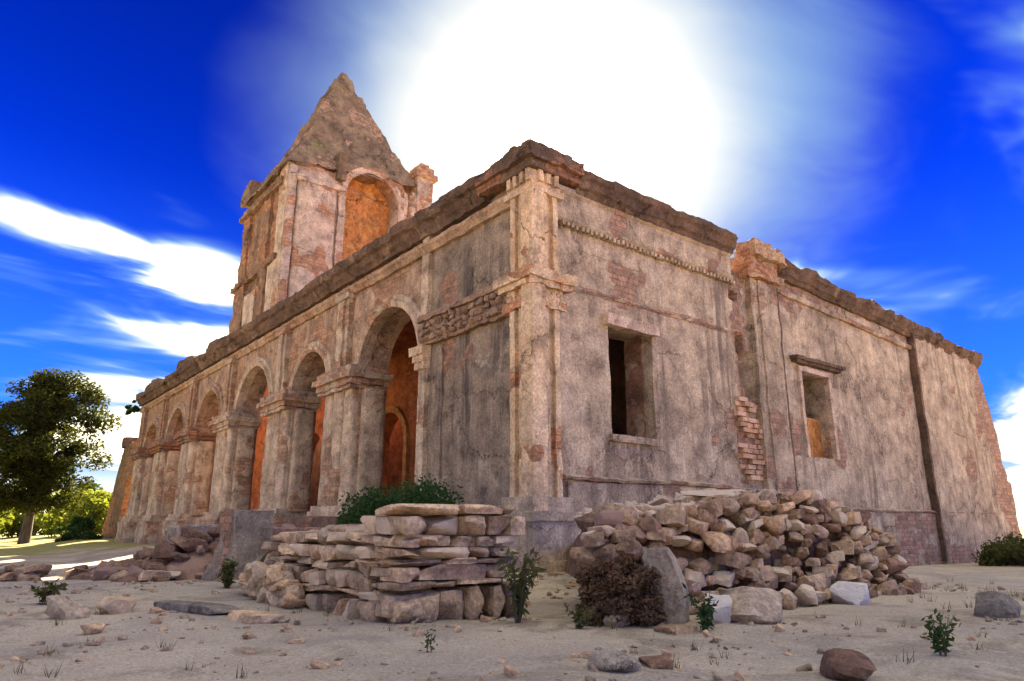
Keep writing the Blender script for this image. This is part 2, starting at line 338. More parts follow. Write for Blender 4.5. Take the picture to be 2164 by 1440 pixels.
def mat_ground():
    m, t, b = new_mat('dry_earth')
    pos = t.add('ShaderNodeNewGeometry').outputs['Position']
    a = t.noise(pos, 0.35, 8, 0.65, 0.5); c = t.mix(t.ramp(a, 0.36, 0.64), (0.54, 0.455, 0.34), (0.44, 0.365, 0.275))
    g = t.noise(t.vmath('ADD', pos, (5., 2., 0.)), 0.9, 8, 0.7, 0.6); c = t.mix(t.ramp(g, 0.50, 0.60, 0, 0.75), c, (0.25, 0.20, 0.14)); g2 = t.noise(t.vmath('ADD', pos, (15., 7., 0.)), 0.22, 6, 0.65, 0.8); c = t.mix(t.ramp(g2, 0.5, 0.62, 0, 0.7), c, (0.36, 0.315, 0.26))
    s = t.noise(pos, 3.0, 8, 0.75, 0.4); c = t.mix(t.ramp(s, 0.5, 0.72, 0, 0.6), c, (0.54, 0.47, 0.39))
    f = t.noise(pos, 40.0, 6, 0.75); c = t.mix(t.ramp(f, 0.3, 0.72), t.mix(1.0, c, (0.6, 0.57, 0.54), 'MULTIPLY'), t.mix(1.0, c, (1.2, 1.18, 1.15), 'MULTIPLY'))
    # far to the left, beyond the church yard, dry grass covers the earth
    sp = t.add('ShaderNodeSeparateXYZ'); t.put(sp.inputs[0], pos)
    gr = t.math('ADD', t.math('MULTIPLY', sp.outputs[0], -1.0), t.math('MULTIPLY', t.math('SUBTRACT', a, 0.5), 26.0))
    c = t.mix(t.ramp(gr, 26, 36), c, t.mix(t.ramp(s, 0.3, 0.7), (0.20, 0.19, 0.045), (0.30, 0.26, 0.10)))
    t.put(b.inputs['Base Color'], c)
    h = t.math('ADD', t.math('MULTIPLY', s, 0.8), t.math('ADD', t.math('MULTIPLY', f, 0.2), t.math('MULTIPLY', t.noise(pos, 11.0, 8, 0.7), 0.5)))
    bp = t.add('ShaderNodeBump'); bp.inputs['Strength'].default_value = 0.7; bp.inputs['Distance'].default_value = 0.06
    t.put(bp.inputs['Height'], h); t.l.new(bp.outputs[0], b.inputs['Normal']); return m
M_ground = mat_ground()
def mat_leaf(name, A, Bc, C3, trans=0.4):
    m = bpy.data.materials.new(name); m.use_nodes = True; m.node_tree.nodes.clear(); t = NT(m.node_tree)
    pos = t.add('ShaderNodeNewGeometry').outputs['Position']
    c = t.mix(t.ramp(t.noise(pos, 0.8, 4, 0.6), 0.35, 0.65), A, Bc); c = t.mix(t.ramp(t.noise(pos, 9.0, 4, 0.7), 0.5, 0.75), c, C3)
    d = t.add('ShaderNodeBsdfDiffuse'); tr = t.add('ShaderNodeBsdfTranslucent'); gl = t.add('ShaderNodeMixShader')
    t.put(d.inputs[0], c); t.put(tr.inputs[0], t.mix(1.0, c, (1.35, 1.3, 0.6), 'MULTIPLY')); gl.inputs[0].default_value = trans
    t.l.new(d.outputs[0], gl.inputs[1]); t.l.new(tr.outputs[0], gl.inputs[2])
    o = t.add('ShaderNodeOutputMaterial'); t.l.new(gl.outputs[0], o.inputs[0]); return m
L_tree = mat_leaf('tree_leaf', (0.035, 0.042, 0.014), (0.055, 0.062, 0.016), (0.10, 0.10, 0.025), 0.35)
L_lit = mat_leaf('bush_leaf', (0.12, 0.15, 0.03), (0.17, 0.19, 0.035), (0.22, 0.22, 0.05), 0.5)
L_dark = mat_leaf('shrub_leaf', (0.025, 0.055, 0.02), (0.045, 0.085, 0.03), (0.09, 0.13, 0.05), 0.3)
L_weed = mat_leaf('weed_leaf', (0.07, 0.085, 0.03), (0.10, 0.10, 0.04), (0.16, 0.14, 0.06), 0.3)
L_dry = mat_leaf('dry_twig', (0.15, 0.085, 0.05), (0.11, 0.07, 0.05), (0.22, 0.15, 0.09), 0.15)
M_bark, _t, _b = new_mat('bark')
_p = _t.add('ShaderNodeNewGeometry').outputs['Position']; _n = _t.noise(_t.scale(_p, (6, 6, 1.2)), 1.0, 8, 0.7)
_t.put(_b.inputs['Base Color'], _t.mix(_t.ramp(_n, 0.3, 0.7), (0.06, 0.045, 0.035), (0.15, 0.11, 0.085)))
_bp = _t.add('ShaderNodeBump'); _bp.inputs['Distance'].default_value = 0.05; _t.put(_bp.inputs['Height'], _n); _t.l.new(_bp.outputs[0], _b.inputs['Normal'])

# ------------------------------------------------------------------ ground
def ground_z(x, y):
    x = np.asarray(x, float); y = np.asarray(y, float); P = np.stack([x, y, x * 0], -1).reshape(-1, 3)
    big = (fbm(P, 5.0, 3, 3) - 0.5).reshape(x.shape) * 0.22; sm = (fbm(P, 0.7, 3, 5) - 0.5).reshape(x.shape) * 0.07
    fall = -0.4 * sst(-x, 2.0, 12.0) * sst(-y, 1.0, 6.0) - 0.4 * sst(y, 8, 18)
    far = 1 - sst(np.hypot(x - 4, y), 60, 200)
    return big * far + sm * far + fall
gz = lambda x, y: float(ground_z(np.array([x]), np.array([y]))[0])
def axis_lines(c, near, r0, r1, far):
    a = list(np.arange(c - r0, c + r0, near)); d = near; x = r0
    while x < far:
        d = min(d * 1.18, 60); x += d
        a += [c - x, c + x]
    return np.array(sorted(a))
gx = axis_lines(6.0, 0.09, 6.5, 0, 1500); gy = axis_lines(-5.0, 0.09, 6.0, 0, 1500)
GX, GY = np.meshgrid(gx, gy, indexing='ij'); m = MB(); m.grid(np.stack([GX, GY, ground_z(GX, GY)], -1))
g = m.build('ground', M_ground, weld=False, sharp=80); g['kind'] = 'structure'

# ================================================================== the church
church = tag(empty('ruined_church', (0, 0, 0)), 'long roofless ruined church with arcaded front, steep tower and crumbling tan plaster', 'church')
RES = 0.14
PW = 2.4                                                   # pier width
PL = [-5.16, -11.5, -17.3, -24.2, -30.9, -37.4, -43.4]      # far edge of each pier front
SPR, ATOP, FLOOR = 5.95, 9.6, 1.25
def wearf(thr, sc=1.6, seed=1, extra=None):
    def f(V):
        a = sst(fbm(V, sc, 4, seed), thr - 0.06, thr + 0.08)
        if extra is not None: a = np.maximum(a, extra(V))
        return a
    return f

# --- front panel between the corner and the first arch
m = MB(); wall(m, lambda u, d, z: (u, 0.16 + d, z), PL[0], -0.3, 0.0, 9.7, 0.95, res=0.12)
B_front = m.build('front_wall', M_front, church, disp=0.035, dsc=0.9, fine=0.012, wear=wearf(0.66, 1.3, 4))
# raised plaster strips on the panel
B('wall_strip', M_front, church, (-4.35, -4.05, 0.10, 0.3, 1.3, 5.9), res=0.12, disp=0.02, fine=0.012)
B('wall_strip', M_pier, church, (PL[0] - 0.03, PL[0] + 0.34, 0.03, 0.4, 1.3, 9.4), res=0.12, disp=0.03, fine=0.012, wear=wearf(0.64, 1.0, 8))
# --- rough stone band across the panel: rows of small stones
band = B('stone_band', M_band, church, (PL[0] + 0.1, -0.75, -0.02, 0.4, 6.0, 6.72), (PL[0] + 0.05, -0.75, -0.14, 0.4, 6.70, 6.86), res=0.08, disp=0.05, dsc=0.3, fine=0.03, fsc=0.1)

# ---- stone shapes shared by all loose and laid stones
def stone_mesh(name, seed, box=0.6, n=5, rough=0.16, cuts=4):
    m = MB(); m.box(-1, 1, -1, 1, -1, 1, res=2.0 / n)
    def post(V):
        sph = V / np.linalg.norm(V, axis=1)[:, None] * 1.15
        P = V * box + sph * (1 - box)
        nn = fbm(P + seed * 9.1, 1.1, 2, seed) - 0.5
        # a few flat cleaved faces
        r = np.random.default_rng(seed)
        P = P * (1 + nn[:, None] * rough * 4)
        for _ in range(cuts):
            d = r.normal(size=3); d /= np.linalg.norm(d); o = r.uniform(0.66, 0.95); k = P @ d; P = P - np.outer(np.maximum(0, k - o), d) * 0.96
        return P * 0.5
    return m.mesh(name, post=post, fine=0.014, fsc=0.25, seed=seed, sharp=24)
ST_BLOCK = [stone_mesh('block_stone', 100 + k, 0.86, 6, 0.06) for k in range(10)]
ST_ROUGH = [stone_mesh('rough_stone', 200 + k, 0.66, 6, 0.10, 9) for k in range(12)]
_mcache = {}
def stone(name, mats, base, loc, size, rot=(0, 0, 0), parent=None):
    me0 = random.choice(base); key = (me0.name, mats.name)
    if key not in _mcache:
        me = me0.copy(); me.materials.clear(); me.materials.append(mats); _mcache[key] = me
    o = bpy.data.objects.new(name, _mcache[key]); o.location = loc; o.scale = size; o.rotation_euler = rot; return link(o, parent)
# stones standing proud of the band
x = PL[0] + 0.3
while x < -0.85:
    z = 6.08
    while z < 6.6:
        sx, sz = random.uniform(0.18, 0.42), random.uniform(0.14, 0.24)
        stone('stone', M_band, ST_ROUGH, (x + random.uniform(-.05, .05), -0.03, z + sz / 2), (sx, 0.22, sz), (0, random.uniform(-.2, .2), random.uniform(-.2, .2)), band); z += sz * 0.98
    x += random.uniform(0.24, 0.36)

# --- corner pier
cp = B('corner_pier', M_cor, church, (-0.8, 0.0, 0.0, 0.78, 1.2, 9.9), (-0.74, -0.56, -0.11, 0.1, 1.3, 9.8), (-0.40, 0.11, -0.11, 0.38, 1.3, 9.8), (-0.22, 0.2, -0.2, 0.20, 1.3, 8.95), (-0.1, 0.11, 0.56, 0.72, 1.3, 9.8), res=0.09, disp=0.025, fine=0.012, wear=wearf(0.66, 0.9, 14))
B('pier_pedestal', M_pier, church, (-1.0, 0.28, -0.28, 1.12, -0.4, 1.15), (-1.05, 0.33, -0.33, 1.19, 1.1, 1.3), (-0.9, 0.2, -0.2, 0.95, 1.28, 1.62), (-1.12, 0.42, -0.42, 1.3, -0.4, 0.28), res=0.1, disp=0.045, fine=0.015, wear=wearf(0.6, 0.9, 15))
B('pier_capital', M_cor, church, (-0.95, 0.17, -0.17, 0.92, 5.98, 6.2), (-0.88, 0.10, -0.10, 0.85, 6.18, 6.5), (-1.02, 0.26, -0.26, 1.0, 6.48, 6.64), (-1.1, 0.33, -0.33, 1.1, 6.62, 6.86), res=0.09, disp=0.05, dsc=0.35, fine=0.03, fsc=0.12, wear=wearf(0.52, 0.5, 16))
B('pier_cap_moulding', M_cor, church, (-0.95, 0.16, -0.16, 0.92, 8.92, 9.08), (-0.88, 0.1, -0.1, 0.86, 9.06, 9.2), res=0.1, disp=0.03, fine=0.015)
for k in range(4):
    a = -0.78 + 0.25 * k
    B('bracket', M_cor, church, (a, a + 0.14, -0.2, 0.1, 9.18, 9.48), res=0.1, disp=0.03)
for k in range(3):
    a = 0.06 + 0.26 * k
    B('bracket', M_cor, church, (-0.1, 0.2, a, a + 0.14, 9.18, 9.48), res=0.1, disp=0.03)

# --- arcade: wall over the arches, archivolts, piers
arches = []
for k in range(6): aR, aL = PL[k], PL[k + 1] + PW; arches.append(((aR + aL) / 2, (aR - aL) / 2))
SPRA = 5.75
m = MB(); arched(m, lambda u, d, z: (u, 0.12 + d, z), PL[-1] - 0.1, PL[0] + 0.02, SPRA, 9.7, arches, 1.02, res=RES)
m.build('arcade_wall', M_arc, church, disp=0.045, dsc=0.8, fine=0.016, wear=wearf(0.6, 1.6, 21, lambda V: 0.62 * sst(-V[:, 0], 22, 34)))
for k, (c, r) in enumerate(arches):
    m = MB(); n = 30; th = np.linspace(-0.06, math.pi + 0.06, n)
    prof = [(-0.03, 0.05), (-0.03, -0.10), (0.16, -0.16), (0.2, -0.06), (0.36, -0.06), (0.42, 0.08), (0.42, 0.3), (-0.03, 0.3)]
    prof = np.array(prof + prof[:1]); P = np.zeros((n, len(prof), 3))
    rr = r + prof[None, :, 0]; P[..., 0] = c + rr * np.cos(th)[:, None]; P[..., 2] = SPRA + rr * np.sin(th)[:, None]; P[..., 1] = 0.08 + prof[None, :, 1]
    m.grid(P); m.add(P[0, :-1], [tuple(range(len(prof) - 1))]); m.add(P[-1, :-1], [tuple(range(len(prof) - 1))])
    m.build('archivolt', M_pier if k < 3 else M_arc, church, disp=0.035, dsc=0.5, seed=k, wear=wearf(0.6, 0.8, 25 + k))
for k, xl in enumerate(PL):
    first = k == 0
    x0, x1 = (xl, xl + PW) if not first else (xl, xl + 0.42)
    res = 0.11 if k < 4 else 0.2
    if not first:
        p = MB(); p.box(x0, x1, 0.12, 1.12, FLOOR - 0.05, SPRA + 0.02, res=res)
        pier = p.build('pier', M_pier, church, disp=0.03, fine=0.012, seed=k, wear=wearf(0.64, 1.0, 31 + k))
        # engaged shafts: one on the front, one against the jamb
        sh = MB(); cx = (x0 + x1) / 2 - 0.1; nn = 18; th = np.linspace(math.pi, 2 * math.pi, nn); zz = lines(FLOOR + 0.3, SPRA - 0.3, res)
        for (cx_, cy_, ra, rb_, jamb) in ((x0 + 0.42, 0.13, 0.41, 0.24, 0), (x0 + 1.22, 0.13, 0.38, 0.28, 0), (x0 + 1.98, 0.13, 0.38, 0.24, 0), (x1 - 0.02, 0.64, 0.44, 0.22, 1)):
            tp_ = (1 - 0.07 * (zz - FLOOR) / (SPRA - FLOOR))[:, None]; ct, st_ = np.cos(th), np.sin(th)
            ex = np.sign(ct) * np.abs(ct) ** 0.6; ey = np.sign(st_) * np.abs(st_) ** 0.6
            P = np.zeros((len(zz), nn, 3)); P[..., 2] = zz[:, None]
            if jamb: P[..., 0] = cx_ - ey * rb_ * tp_; P[..., 1] = cy_ + ex * ra * tp_
            else: P[..., 0] = cx_ + ex * ra * tp_; P[..., 1] = cy_ + ey * rb_ * tp_
            sh.grid(P)
        sh.build('shaft', M_pier, pier, disp=0.03, dsc=0.5, fine=0.015, seed=k, wear=wearf(0.63, 0.9, 41 + k))
        B('capital', M_band if k > 3 else M_pier, pier, (x0 - 0.06, x1 + 0.10, -0.26, 1.1, SPRA - 0.34, SPRA - 0.22), (x0 - 0.1, x1 + 0.2, -0.30, 1.15, SPRA - 0.2, SPRA + 0.02), (x0 - 0.2, x1 + 0.34, -0.44, 1.15, SPRA + 0.0, SPRA + 0.22), (x0 - 0.12, x1 + 0.22, -0.34, 1.1, SPRA + 0.2, SPRA + 0.42), res=0.1, disp=0.06, dsc=0.4, fine=0.03, seed=k, wear=wearf(0.5, 0.7, 51 + k))
        B('base', M_pier, pier, (x0 - 0.1, x1 + 0.16, -0.34, 1.15, FLOOR, FLOOR + 0.2), (x0 - 0.04, x1 + 0.08, -0.26, 1.1, FLOOR + 0.18, FLOOR + 0.38), res=0.12, disp=0.05, dsc=0.4, fine=0.02, seed=k)
        B('pedestal', M_pier, pier, (x0 - 0.22, x1 + 0.25, -0.5, 1.2, -0.8, FLOOR), res=0.14, disp=0.08, dsc=0.6, fine=0.03, seed=k, wear=wearf(0.5, 0.9, 61 + k))
    else:
        B('impost', M_cor, church, (xl - 0.34, xl + 0.42, -0.14, 1.1, SPRA + 0.0, SPRA + 0.26), (xl - 0.22, xl + 0.40, -0.08, 1.1, SPRA - 0.2, SPRA + 0.02), (xl - 0.12, xl + 0.38, -0.04, 1.1, SPRA - 0.42, SPRA - 0.18), res=0.1, disp=0.05, dsc=0.4, fine=0.025)
    if not first:
        cx = (x0 + x1) / 2
        us = MB(); us.box(cx - 0.45, cx + 0.45, -0.08, 0.3, SPRA + 0.4, 8.75, res=res); us.box(cx - 0.2, cx + 0.2, -0.16, 0.3, SPRA + 0.4, 8.7, res=res); us.box(cx - 0.55, cx + 0.55, -0.2, 0.3, 8.7, 8.92, res=res)
        us.build('upper_pilaster', M_arc if k > 2 else M_pier, church, disp=0.04, dsc=0.6, fine=0.018, seed=70 + k, wear=wearf(0.56 if k < 3 else 0.48, 0.9, 71 + k))
# podium under the arcade
B('podium', M_drk, church, (PL[-1] - 0.6, PL[0] + 0.5, 0.15, 6.0, -0.9, FLOOR - 0.1), res=0.3, disp=0.08)

# --- cornices
def ragged(amp, seed, sc=1.2, zt=9.9, axis=0, bite=0.5, chip=None):
    def post(V):
        V = V.copy()
        if chip:                                                # chip = (axis, sign, face, depth): blocks of the overhang broken away
            ax, sg, face, dep = chip; uu = V[:, axis] + 0.12 * (fbm(V, 0.2, 2, seed) - 0.5); cell = np.floor(uu / 0.46 + 0.5 * (fbm(V, 1.3, 1, seed + 3)))
            h1 = _h(cell, cell * 0 + 3, cell * 0, seed); h2 = _h(cell, cell * 0 + 8, cell * 0, seed)
            o = V[:, ax] * sg; over = np.maximum(0, o - face); V[:, ax] -= sg * np.minimum(over, dep * sst(h1, 0.55, 0.95) * (1 + 0.5 * (fbm(V, 0.25, 2, seed) - 0.5)))
            V[:, 2] -= np.where(V[:, 2] > zt - 0.05, 0.06 * sst(h2, 0.6, 0.95), 0) 
        u = V[:, axis]; r = n1(u, sc, seed, 3) * 2; q = n1(u, 0.35, seed + 5, 2); st = np.round(r * 4) / 4
        a = amp(u) if callable(amp) else amp
        V[:, 2] += np.where(V[:, 2] > zt, (st * 0.8 + q * 0.6 - bite * np.maximum(0, n1(u, 2.2, seed + 9, 2) * 2 - 0.25)) * a, 0); return V
    return post
prof_f = [(-0.5, 9.36), (0.05, 9.36), (0.10, 9.5), (0.18, 9.56), (0.22, 9.74), (0.34, 9.8), (0.38, 10.0), (0.38, 10.08), (0.2, 10.2), (0.05, 10.3), (-0.5, 10.3)]
m = MB(); sweep(m, lambda u, d, z: (u, d, z), PL[-1] - 0.8, -1.9, prof_f, res=0.15)
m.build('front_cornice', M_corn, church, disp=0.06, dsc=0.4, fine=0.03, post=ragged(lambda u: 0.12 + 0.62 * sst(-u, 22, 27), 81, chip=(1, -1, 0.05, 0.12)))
prof_m = [(-0.3, 8.86), (0.03, 8.86), (0.08, 8.98), (0.16, 9.04), (0.16, 9.14), (-0.3, 9.16)]
m = MB(); sweep(m, lambda u, d, z: (u, d + 0.05, z), PL[-1] - 0.2, -0.9, prof_m, res=0.15)
m.build('front_moulding', M_arc, church, disp=0.04, dsc=0.5, fine=0.02, wear=wearf(0.55, 0.9, 82))
# blocks of the cornice round the corner, higher and broken
B('corner_cornice', M_corn, church, (-1.95, 0.24, -0.24, 1.4, 9.46, 9.7), (-1.9, 0.36, -0.36, 1.42, 9.68, 9.94), (-1.7, 0.26, -0.26, 1.2, 9.92, 10.12), (-1.35, 0.1, -0.16, 0.95, 10.1, 10.26), (-1.1, -0.05, -0.1, 0.6, 10.24, 10.36), res=0.12, disp=0.08, dsc=0.4, fine=0.04, wear=wearf(0.6, 0.6, 83))
prof_s = [(-0.5, 9.26), (0.10, 9.26), (0.15, 9.38), (0.24, 9.42), (0.28, 9.6), (0.36, 9.66), (0.38, 9.84), (0.3, 9.93), (0.05, 9.98), (-0.5, 9.98)]
m = MB(); sweep(m, lambda u, d, z: (-d, u, z), 1.38, 8.15, prof_s, res=0.12)
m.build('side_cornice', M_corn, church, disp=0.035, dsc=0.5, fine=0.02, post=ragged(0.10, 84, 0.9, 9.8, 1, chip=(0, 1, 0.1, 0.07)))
SLOPE = lambda y: -0.045 * np.maximum(0, np.asarray(y) - 9)
def post_s2(V):
    V = ragged(0.24, 86, 1.0, 9.8, 1, chip=(0, 1, -0.05, 0.13))(V); V[:, 2] += SLOPE(V[:, 1]); return V
m = MB(); sweep(m, lambda u, d, z: (-d - 0.12, u, z), 9.9, 28.3, prof_s, res=0.16)
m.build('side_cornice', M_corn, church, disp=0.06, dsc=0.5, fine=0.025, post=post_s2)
prof_fr = [(-0.4, 8.42), (0.06, 8.42), (0.12, 8.48), (0.12, 8.56), (0.05, 8.6), (0.06, 9.18), (0.14, 9.24), (0.14, 9.36), (-0.4, 9.36)]
m = MB(); sweep(m, lambda u, d, z: (-d - 0.06, u, z), 0.7, 8.12, prof_fr, res=0.12)
fr = m.build('side_frieze', M_side, church, disp=0.025, dsc=0.6, fine=0.015, wear=wearf(0.6, 1.0, 87))
for k in range(44):
    y = 0.95 + 0.168 * k
    B('dentil', M_side, fr, (-0.1, 0.05, y, y + 0.09, 8.33, 8.44), res=0.2, disp=0.012) if k == 0 else None
dent0 = [o for o in fr.children][0]
for k in range(1, 44):
    o = dent0.copy(); o.location.y = 0.168 * k + random.uniform(-.015, .015); o.location.z = random.uniform(-.02, .02); o.location.x = random.uniform(-.04, 0); col.objects.link(o); o.parent = fr
m = MB(); sweep(m, lambda u, d, z: (-d - 0.1, u, z), 10.2, 27.6, [(-0.3, 8.7), (0.06, 8.7), (0.1, 8.84), (0.02, 8.92), (-0.3, 8.92)], res=0.16)
m.build('side_moulding', M_side, church, disp=0.04, dsc=0.6, fine=0.02, post=lambda V: V + np.stack([0 * V[:, 0], 0 * V[:, 0], SLOPE(V[:, 1])], 1), wear=wearf(0.52, 1.0, 88))

# --- side wall with two windows
W1 = (2.66, 4.32, 3.2, 6.0); W2 = (11.85, 13.6, 3.2, 6.05)
END = 29.6
DENTS = [(8.45, 6.45, 0.20, 0.35, 0.5), (8.65, 5.7, 0.28, 0.55, 0.5), (8.75, 4.95, 0.18, 0.35, 0.45), (8.35, 8.2, 0.2, 0.3, 0.4), (6.2, 7.4, 0.5, 0.25, 0.05), (10.72, 4.8, 0.07, 4.4, 0.3), (20.9, 4.8, 0.10, 5.4, 0.5)]
def side_post(V):
    V = V.copy(); y, z = V[:, 1].copy(), V[:, 2].copy()
    ztop = 9.7 + SLOPE(y) - 0.85 * sst(y, 8.05, 8.25) * sst(-y, -9.25, -8.85); k = sst(z, 7.6, 9.7); V[:, 2] = z + k * (ztop - 9.7)
    ue = np.interp(z, [0, 1.5, 3.0, 3.05, 4.6, 5.7, 7.5, 9.7], [30.1, 29.9, 29.8, 29.4, 29.2, 28.95, 28.3, 27.7]) + n1(z, 0.5, 91, 2) * 0.5
    f = np.clip((y - 26) / (END - 26), 0, 1); V[:, 1] = np.where(y > 26, 26 + f * (ue - 26), y)
    front = V[:, 0] > -0.4
    for (dy, dz, ry, rz, dp) in DENTS:
        a = ((y - dy) / ry) ** 2 + ((z - dz) / rz) ** 2 + (fbm(V * [1, 1, 1], 0.3, 2, 93) - 0.5) * 1.2
        V[:, 0] -= np.where(front, dp * sst(-a, -1.15, -0.75), 0)
    # the wall beyond the seam stands a little proud
    V[:, 0] += np.where(front, 0.16 * sst(y, 21.0, 21.12), 0)
    return V
def side_wear(V):
    y, z = V[:, 1], V[:, 2]; a = 0.9 * sst(fbm(V, 1.8, 4, 95), 0.62, 0.74)
    a = np.maximum(a, sst(1 - np.abs(y - 8.45) / 0.62 + (fbm(V, 0.6, 3, 96) - 0.5) * 1.2, 0.35, 0.7) * sst(z, 2.3, 2.5))
    a = np.maximum(a, 0.75 * sst(y + (fbm(V, 1.0, 3, 97) - 0.5) * 3.5, 27.2, 28.4))
    a = np.maximum(a, 0.8 * sst(z + (fbm(V, 1.4, 3, 98) - 0.5) * 1.6, 9.0, 9.4) * sst(y, 9, 11))
    return a
m = MB(); wall(m, lambda u, d, z: (-0.15 - d, u, z), 0.4, END, -0.6, 9.7, 1.0, [W1, W2], res=0.115)
sw = m.build('side_wall', M_side, church, disp=0.035, dsc=0.9, fine=0.013, post=side_post, wear=side_wear)
m = MB(); sweep(m, lambda u, d, z: (-d - 0.14, u, z), 1.0, 7.9, [(-0.2, 6.72), (0.02, 6.72), (0.05, 6.8), (0.02, 6.86), (-0.2, 6.88)], res=0.12)
m.build('string_course', M_side, church, disp=0.05, dsc=0.5, fine=0.02, wear=wearf(0.5, 0.8, 103))
# windows
win = B('window', M_lintel, church, (-0.22, 0.05, W1[0] - 0.22, W1[1] + 0.12, W1[3] - 0.02, W1[3] + 0.27), res=0.1, disp=0.035, dsc=0.4, fine=0.015)
B('sill', M_side, win, (-0.25, -0.02, W1[0] - 0.12, W1[1] + 0.12, W1[2] - 0.18, W1[2] - 0.01), res=0.12, disp=0.03)
B('inner_stones', M_inner, win, (-1.14, -0.5, W1[1] - 0.02, W1[1] + 0.3, W1[2], W1[3]), res=0.12, disp=0.05, dsc=0.35, fine=0.02)
win = B('window', M_corn, church, (-0.25, 0.14, W2[0] - 0.55, W2[1] + 0.95, W2[3] + 0.34, W2[3] + 0.46), (-0.25, 0.05, W2[0] - 0.45, W2[1] + 0.8, W2[3] + 0.24, W2[3] + 0.36), res=0.12, disp=0.04, dsc=0.5, fine=0.02)
B('lintel', M_lintel, win, (-0.22, -0.02, W2[0] - 0.2, W2[1] + 0.14, W2[3] - 0.02, W2[3] + 0.15), res=0.12, disp=0.03)
for e in (W2[0] - 0.16, W2[1]): B('frame', M_lintel, win, (-0.24, -0.06, e, e + 0.16, W2[2] - 0.02, W2[3]), res=0.12, disp=0.025)
B('window_block', M_niche, win, (-1.1, -0.55, W2[0] + 0.25, W2[1] + 0.02, W2[2], W2[2] + 1.4), res=0.14, disp=0.05, dsc=0.4)
# plinth and ledge of the side wall
def pl_post(V):
    V = V.copy(); k = sst(V[:, 2], 0.8, 1.3); V[:, 2] -= k * 0.52 * sst(V[:, 1], 6.0, 15.0); return V
B('plinth', M_side, church, (-0.6, -0.07, 1.05, 30.0, -0.9, 2.0), res=0.14, disp=0.04, fine=0.015, post=pl_post, wear=wearf(0.58, 1.5, 99))
m = MB(); sweep(m, lambda u, d, z: (-d, u, z), 0.9, 28.9, [(-0.3, 2.0), (-0.02, 2.03), (0.02, 2.09), (-0.04, 2.13), (-0.3, 2.16)], res=0.15)
m.build('ledge', M_side, church, disp=0.035, dsc=0.5, fine=0.018, post=lambda V: V - np.stack([0 * V[:, 0], 0 * V[:, 0], 0.53 * sst(V[:, 1], 6.0, 15.0)], 1), wear=wearf(0.6, 1.0, 100))
# added dark strips: shade of the pilaster-edge gap and the seam, put in as colour
B('gap_shade_strip', M_corn, church, (-0.35, 0.09, 20.86, 21.02, -0.6, 9.0), res=0.14, disp=0.04, dsc=0.6, fine=0.02)
B('gap_shade_strip', M_corn, church, (-0.35, 0.02, 10.60, 10.71, 1.9, 8.75), res=0.12, disp=0.03, dsc=0.6, fine=0.02)
# damaged pilaster between the windows: plaster strip with the brick core laid bare
B('side_pilaster', M_side, church, (-0.4, 0.06, 9.05, 10.55, 1.6, 8.8), (-0.4, 0.12, 9.4, 10.25, 1.6, 8.7), res=0.12, disp=0.045, dsc=0.6, fine=0.018, wear=wearf(0.58, 1.0, 101))
pc = B('side_pilaster_cap', M_rub, church, (-0.4, 0.26, 8.75, 10.7, 8.72, 8.96), (-0.4, 0.2, 8.9, 10.5, 8.94, 9.4), (-0.4, 0.40, 8.95, 10.75, 9.38, 9.66), (-0.5, 0.3, 9.15, 10.6, 9.64, 9.94), (-0.5, 0.1, 9.4, 10.4, 9.92, 10.16), res=0.12, disp=0.12, dsc=0.4, fine=0.05, wear=wearf(0.5, 0.5, 102))
core = B('brick_core', M_inner, church, (-0.6, -0.16, 7.98, 9.1, 2.2, 4.75), res=0.2, disp=0.02)
z = 2.3; row = 0
bm_ = MB(); bm_.box(-0.5, 0.5, -0.5, 0.5, -0.5, 0.5, res=0.34)
br_mesh = [bm_.mesh('brick', disp=0.05, dsc=0.4, fine=0.03, fsc=0.2, seed=k, sharp=50) for k in range(4)]
for q in br_mesh: q.materials.append(M_brick)
while z < 4.7:
    y = 8.02 + (0.0 if row % 2 else -0.12) + random.uniform(-.04, .04)
    while y < 8.98:
        ln = random.uniform(0.34, 0.5)
        if random.random() < 0.88 and not (z > 3.9 and y > 8.6 and random.random() < 0.6):
            o = bpy.data.objects.new('brick', random.choice(br_mesh)); o.scale = (0.3, ln - 0.03, 0.125)
            o.location = (-0.18 + random.uniform(-.07, .06), y + ln / 2, z + 0.07); o.rotation_euler = (random.uniform(-.03, .03), 0, random.uniform(-.05, .05)); link(o, core)
        y += ln
    z += 0.155; row += 1

# --- inside: portico back wall, aisle wall and the slab that shades the aisle
def back_post(V):
    V = ragged(0.2, 111, 1.5, 10.1, 0)(V); k = sst(-V[:, 0], 28.6, 29.0) * sst(V[:, 0], -33.4, -33.0)   # a gap added to let the sun through onto the left ground
    V[:, 2] = np.where(V[:, 2] > 5.0, V[:, 2] * (1 - k) + k * (5.0 + (V[:, 2] - 5.0) * (0.22 + 0.12 * n1(V[:, 0], 0.7, 9))), V[:, 2]); return V
m = MB(); doors = [(-17.0, 1.5), (-26.0, 1.5), (-38.0, 1.5)]
arched(m, lambda u, d, z: (u, 5.6 + d, z), -45.0, -5.0, 4.6, 10.4, doors, 0.8, res=0.25)
wall(m, lambda u, d, z: (u, 5.6 + d, z), -45.0, -5.0, 1.0, 4.6, 0.8, [(c - r, c + r, 1.0, 4.6) for c, r in doors], res=0.25)
m.build('portico_back_wall', M_orange, church, disp=0.05, fine=0.015, post=back_post, wear=wearf(0.66, 1.3, 110))
B('portico_end_wall', M_inner, church, (-45.0, -44.2, 1.1, 6.0, 0.0, 9.2), res=0.4, disp=0.05)
B('nave_wall', M_inner, church, (-45.0, -6.5, 8.6, 9.4, 0.5, 9.0), res=0.5, disp=0.06)
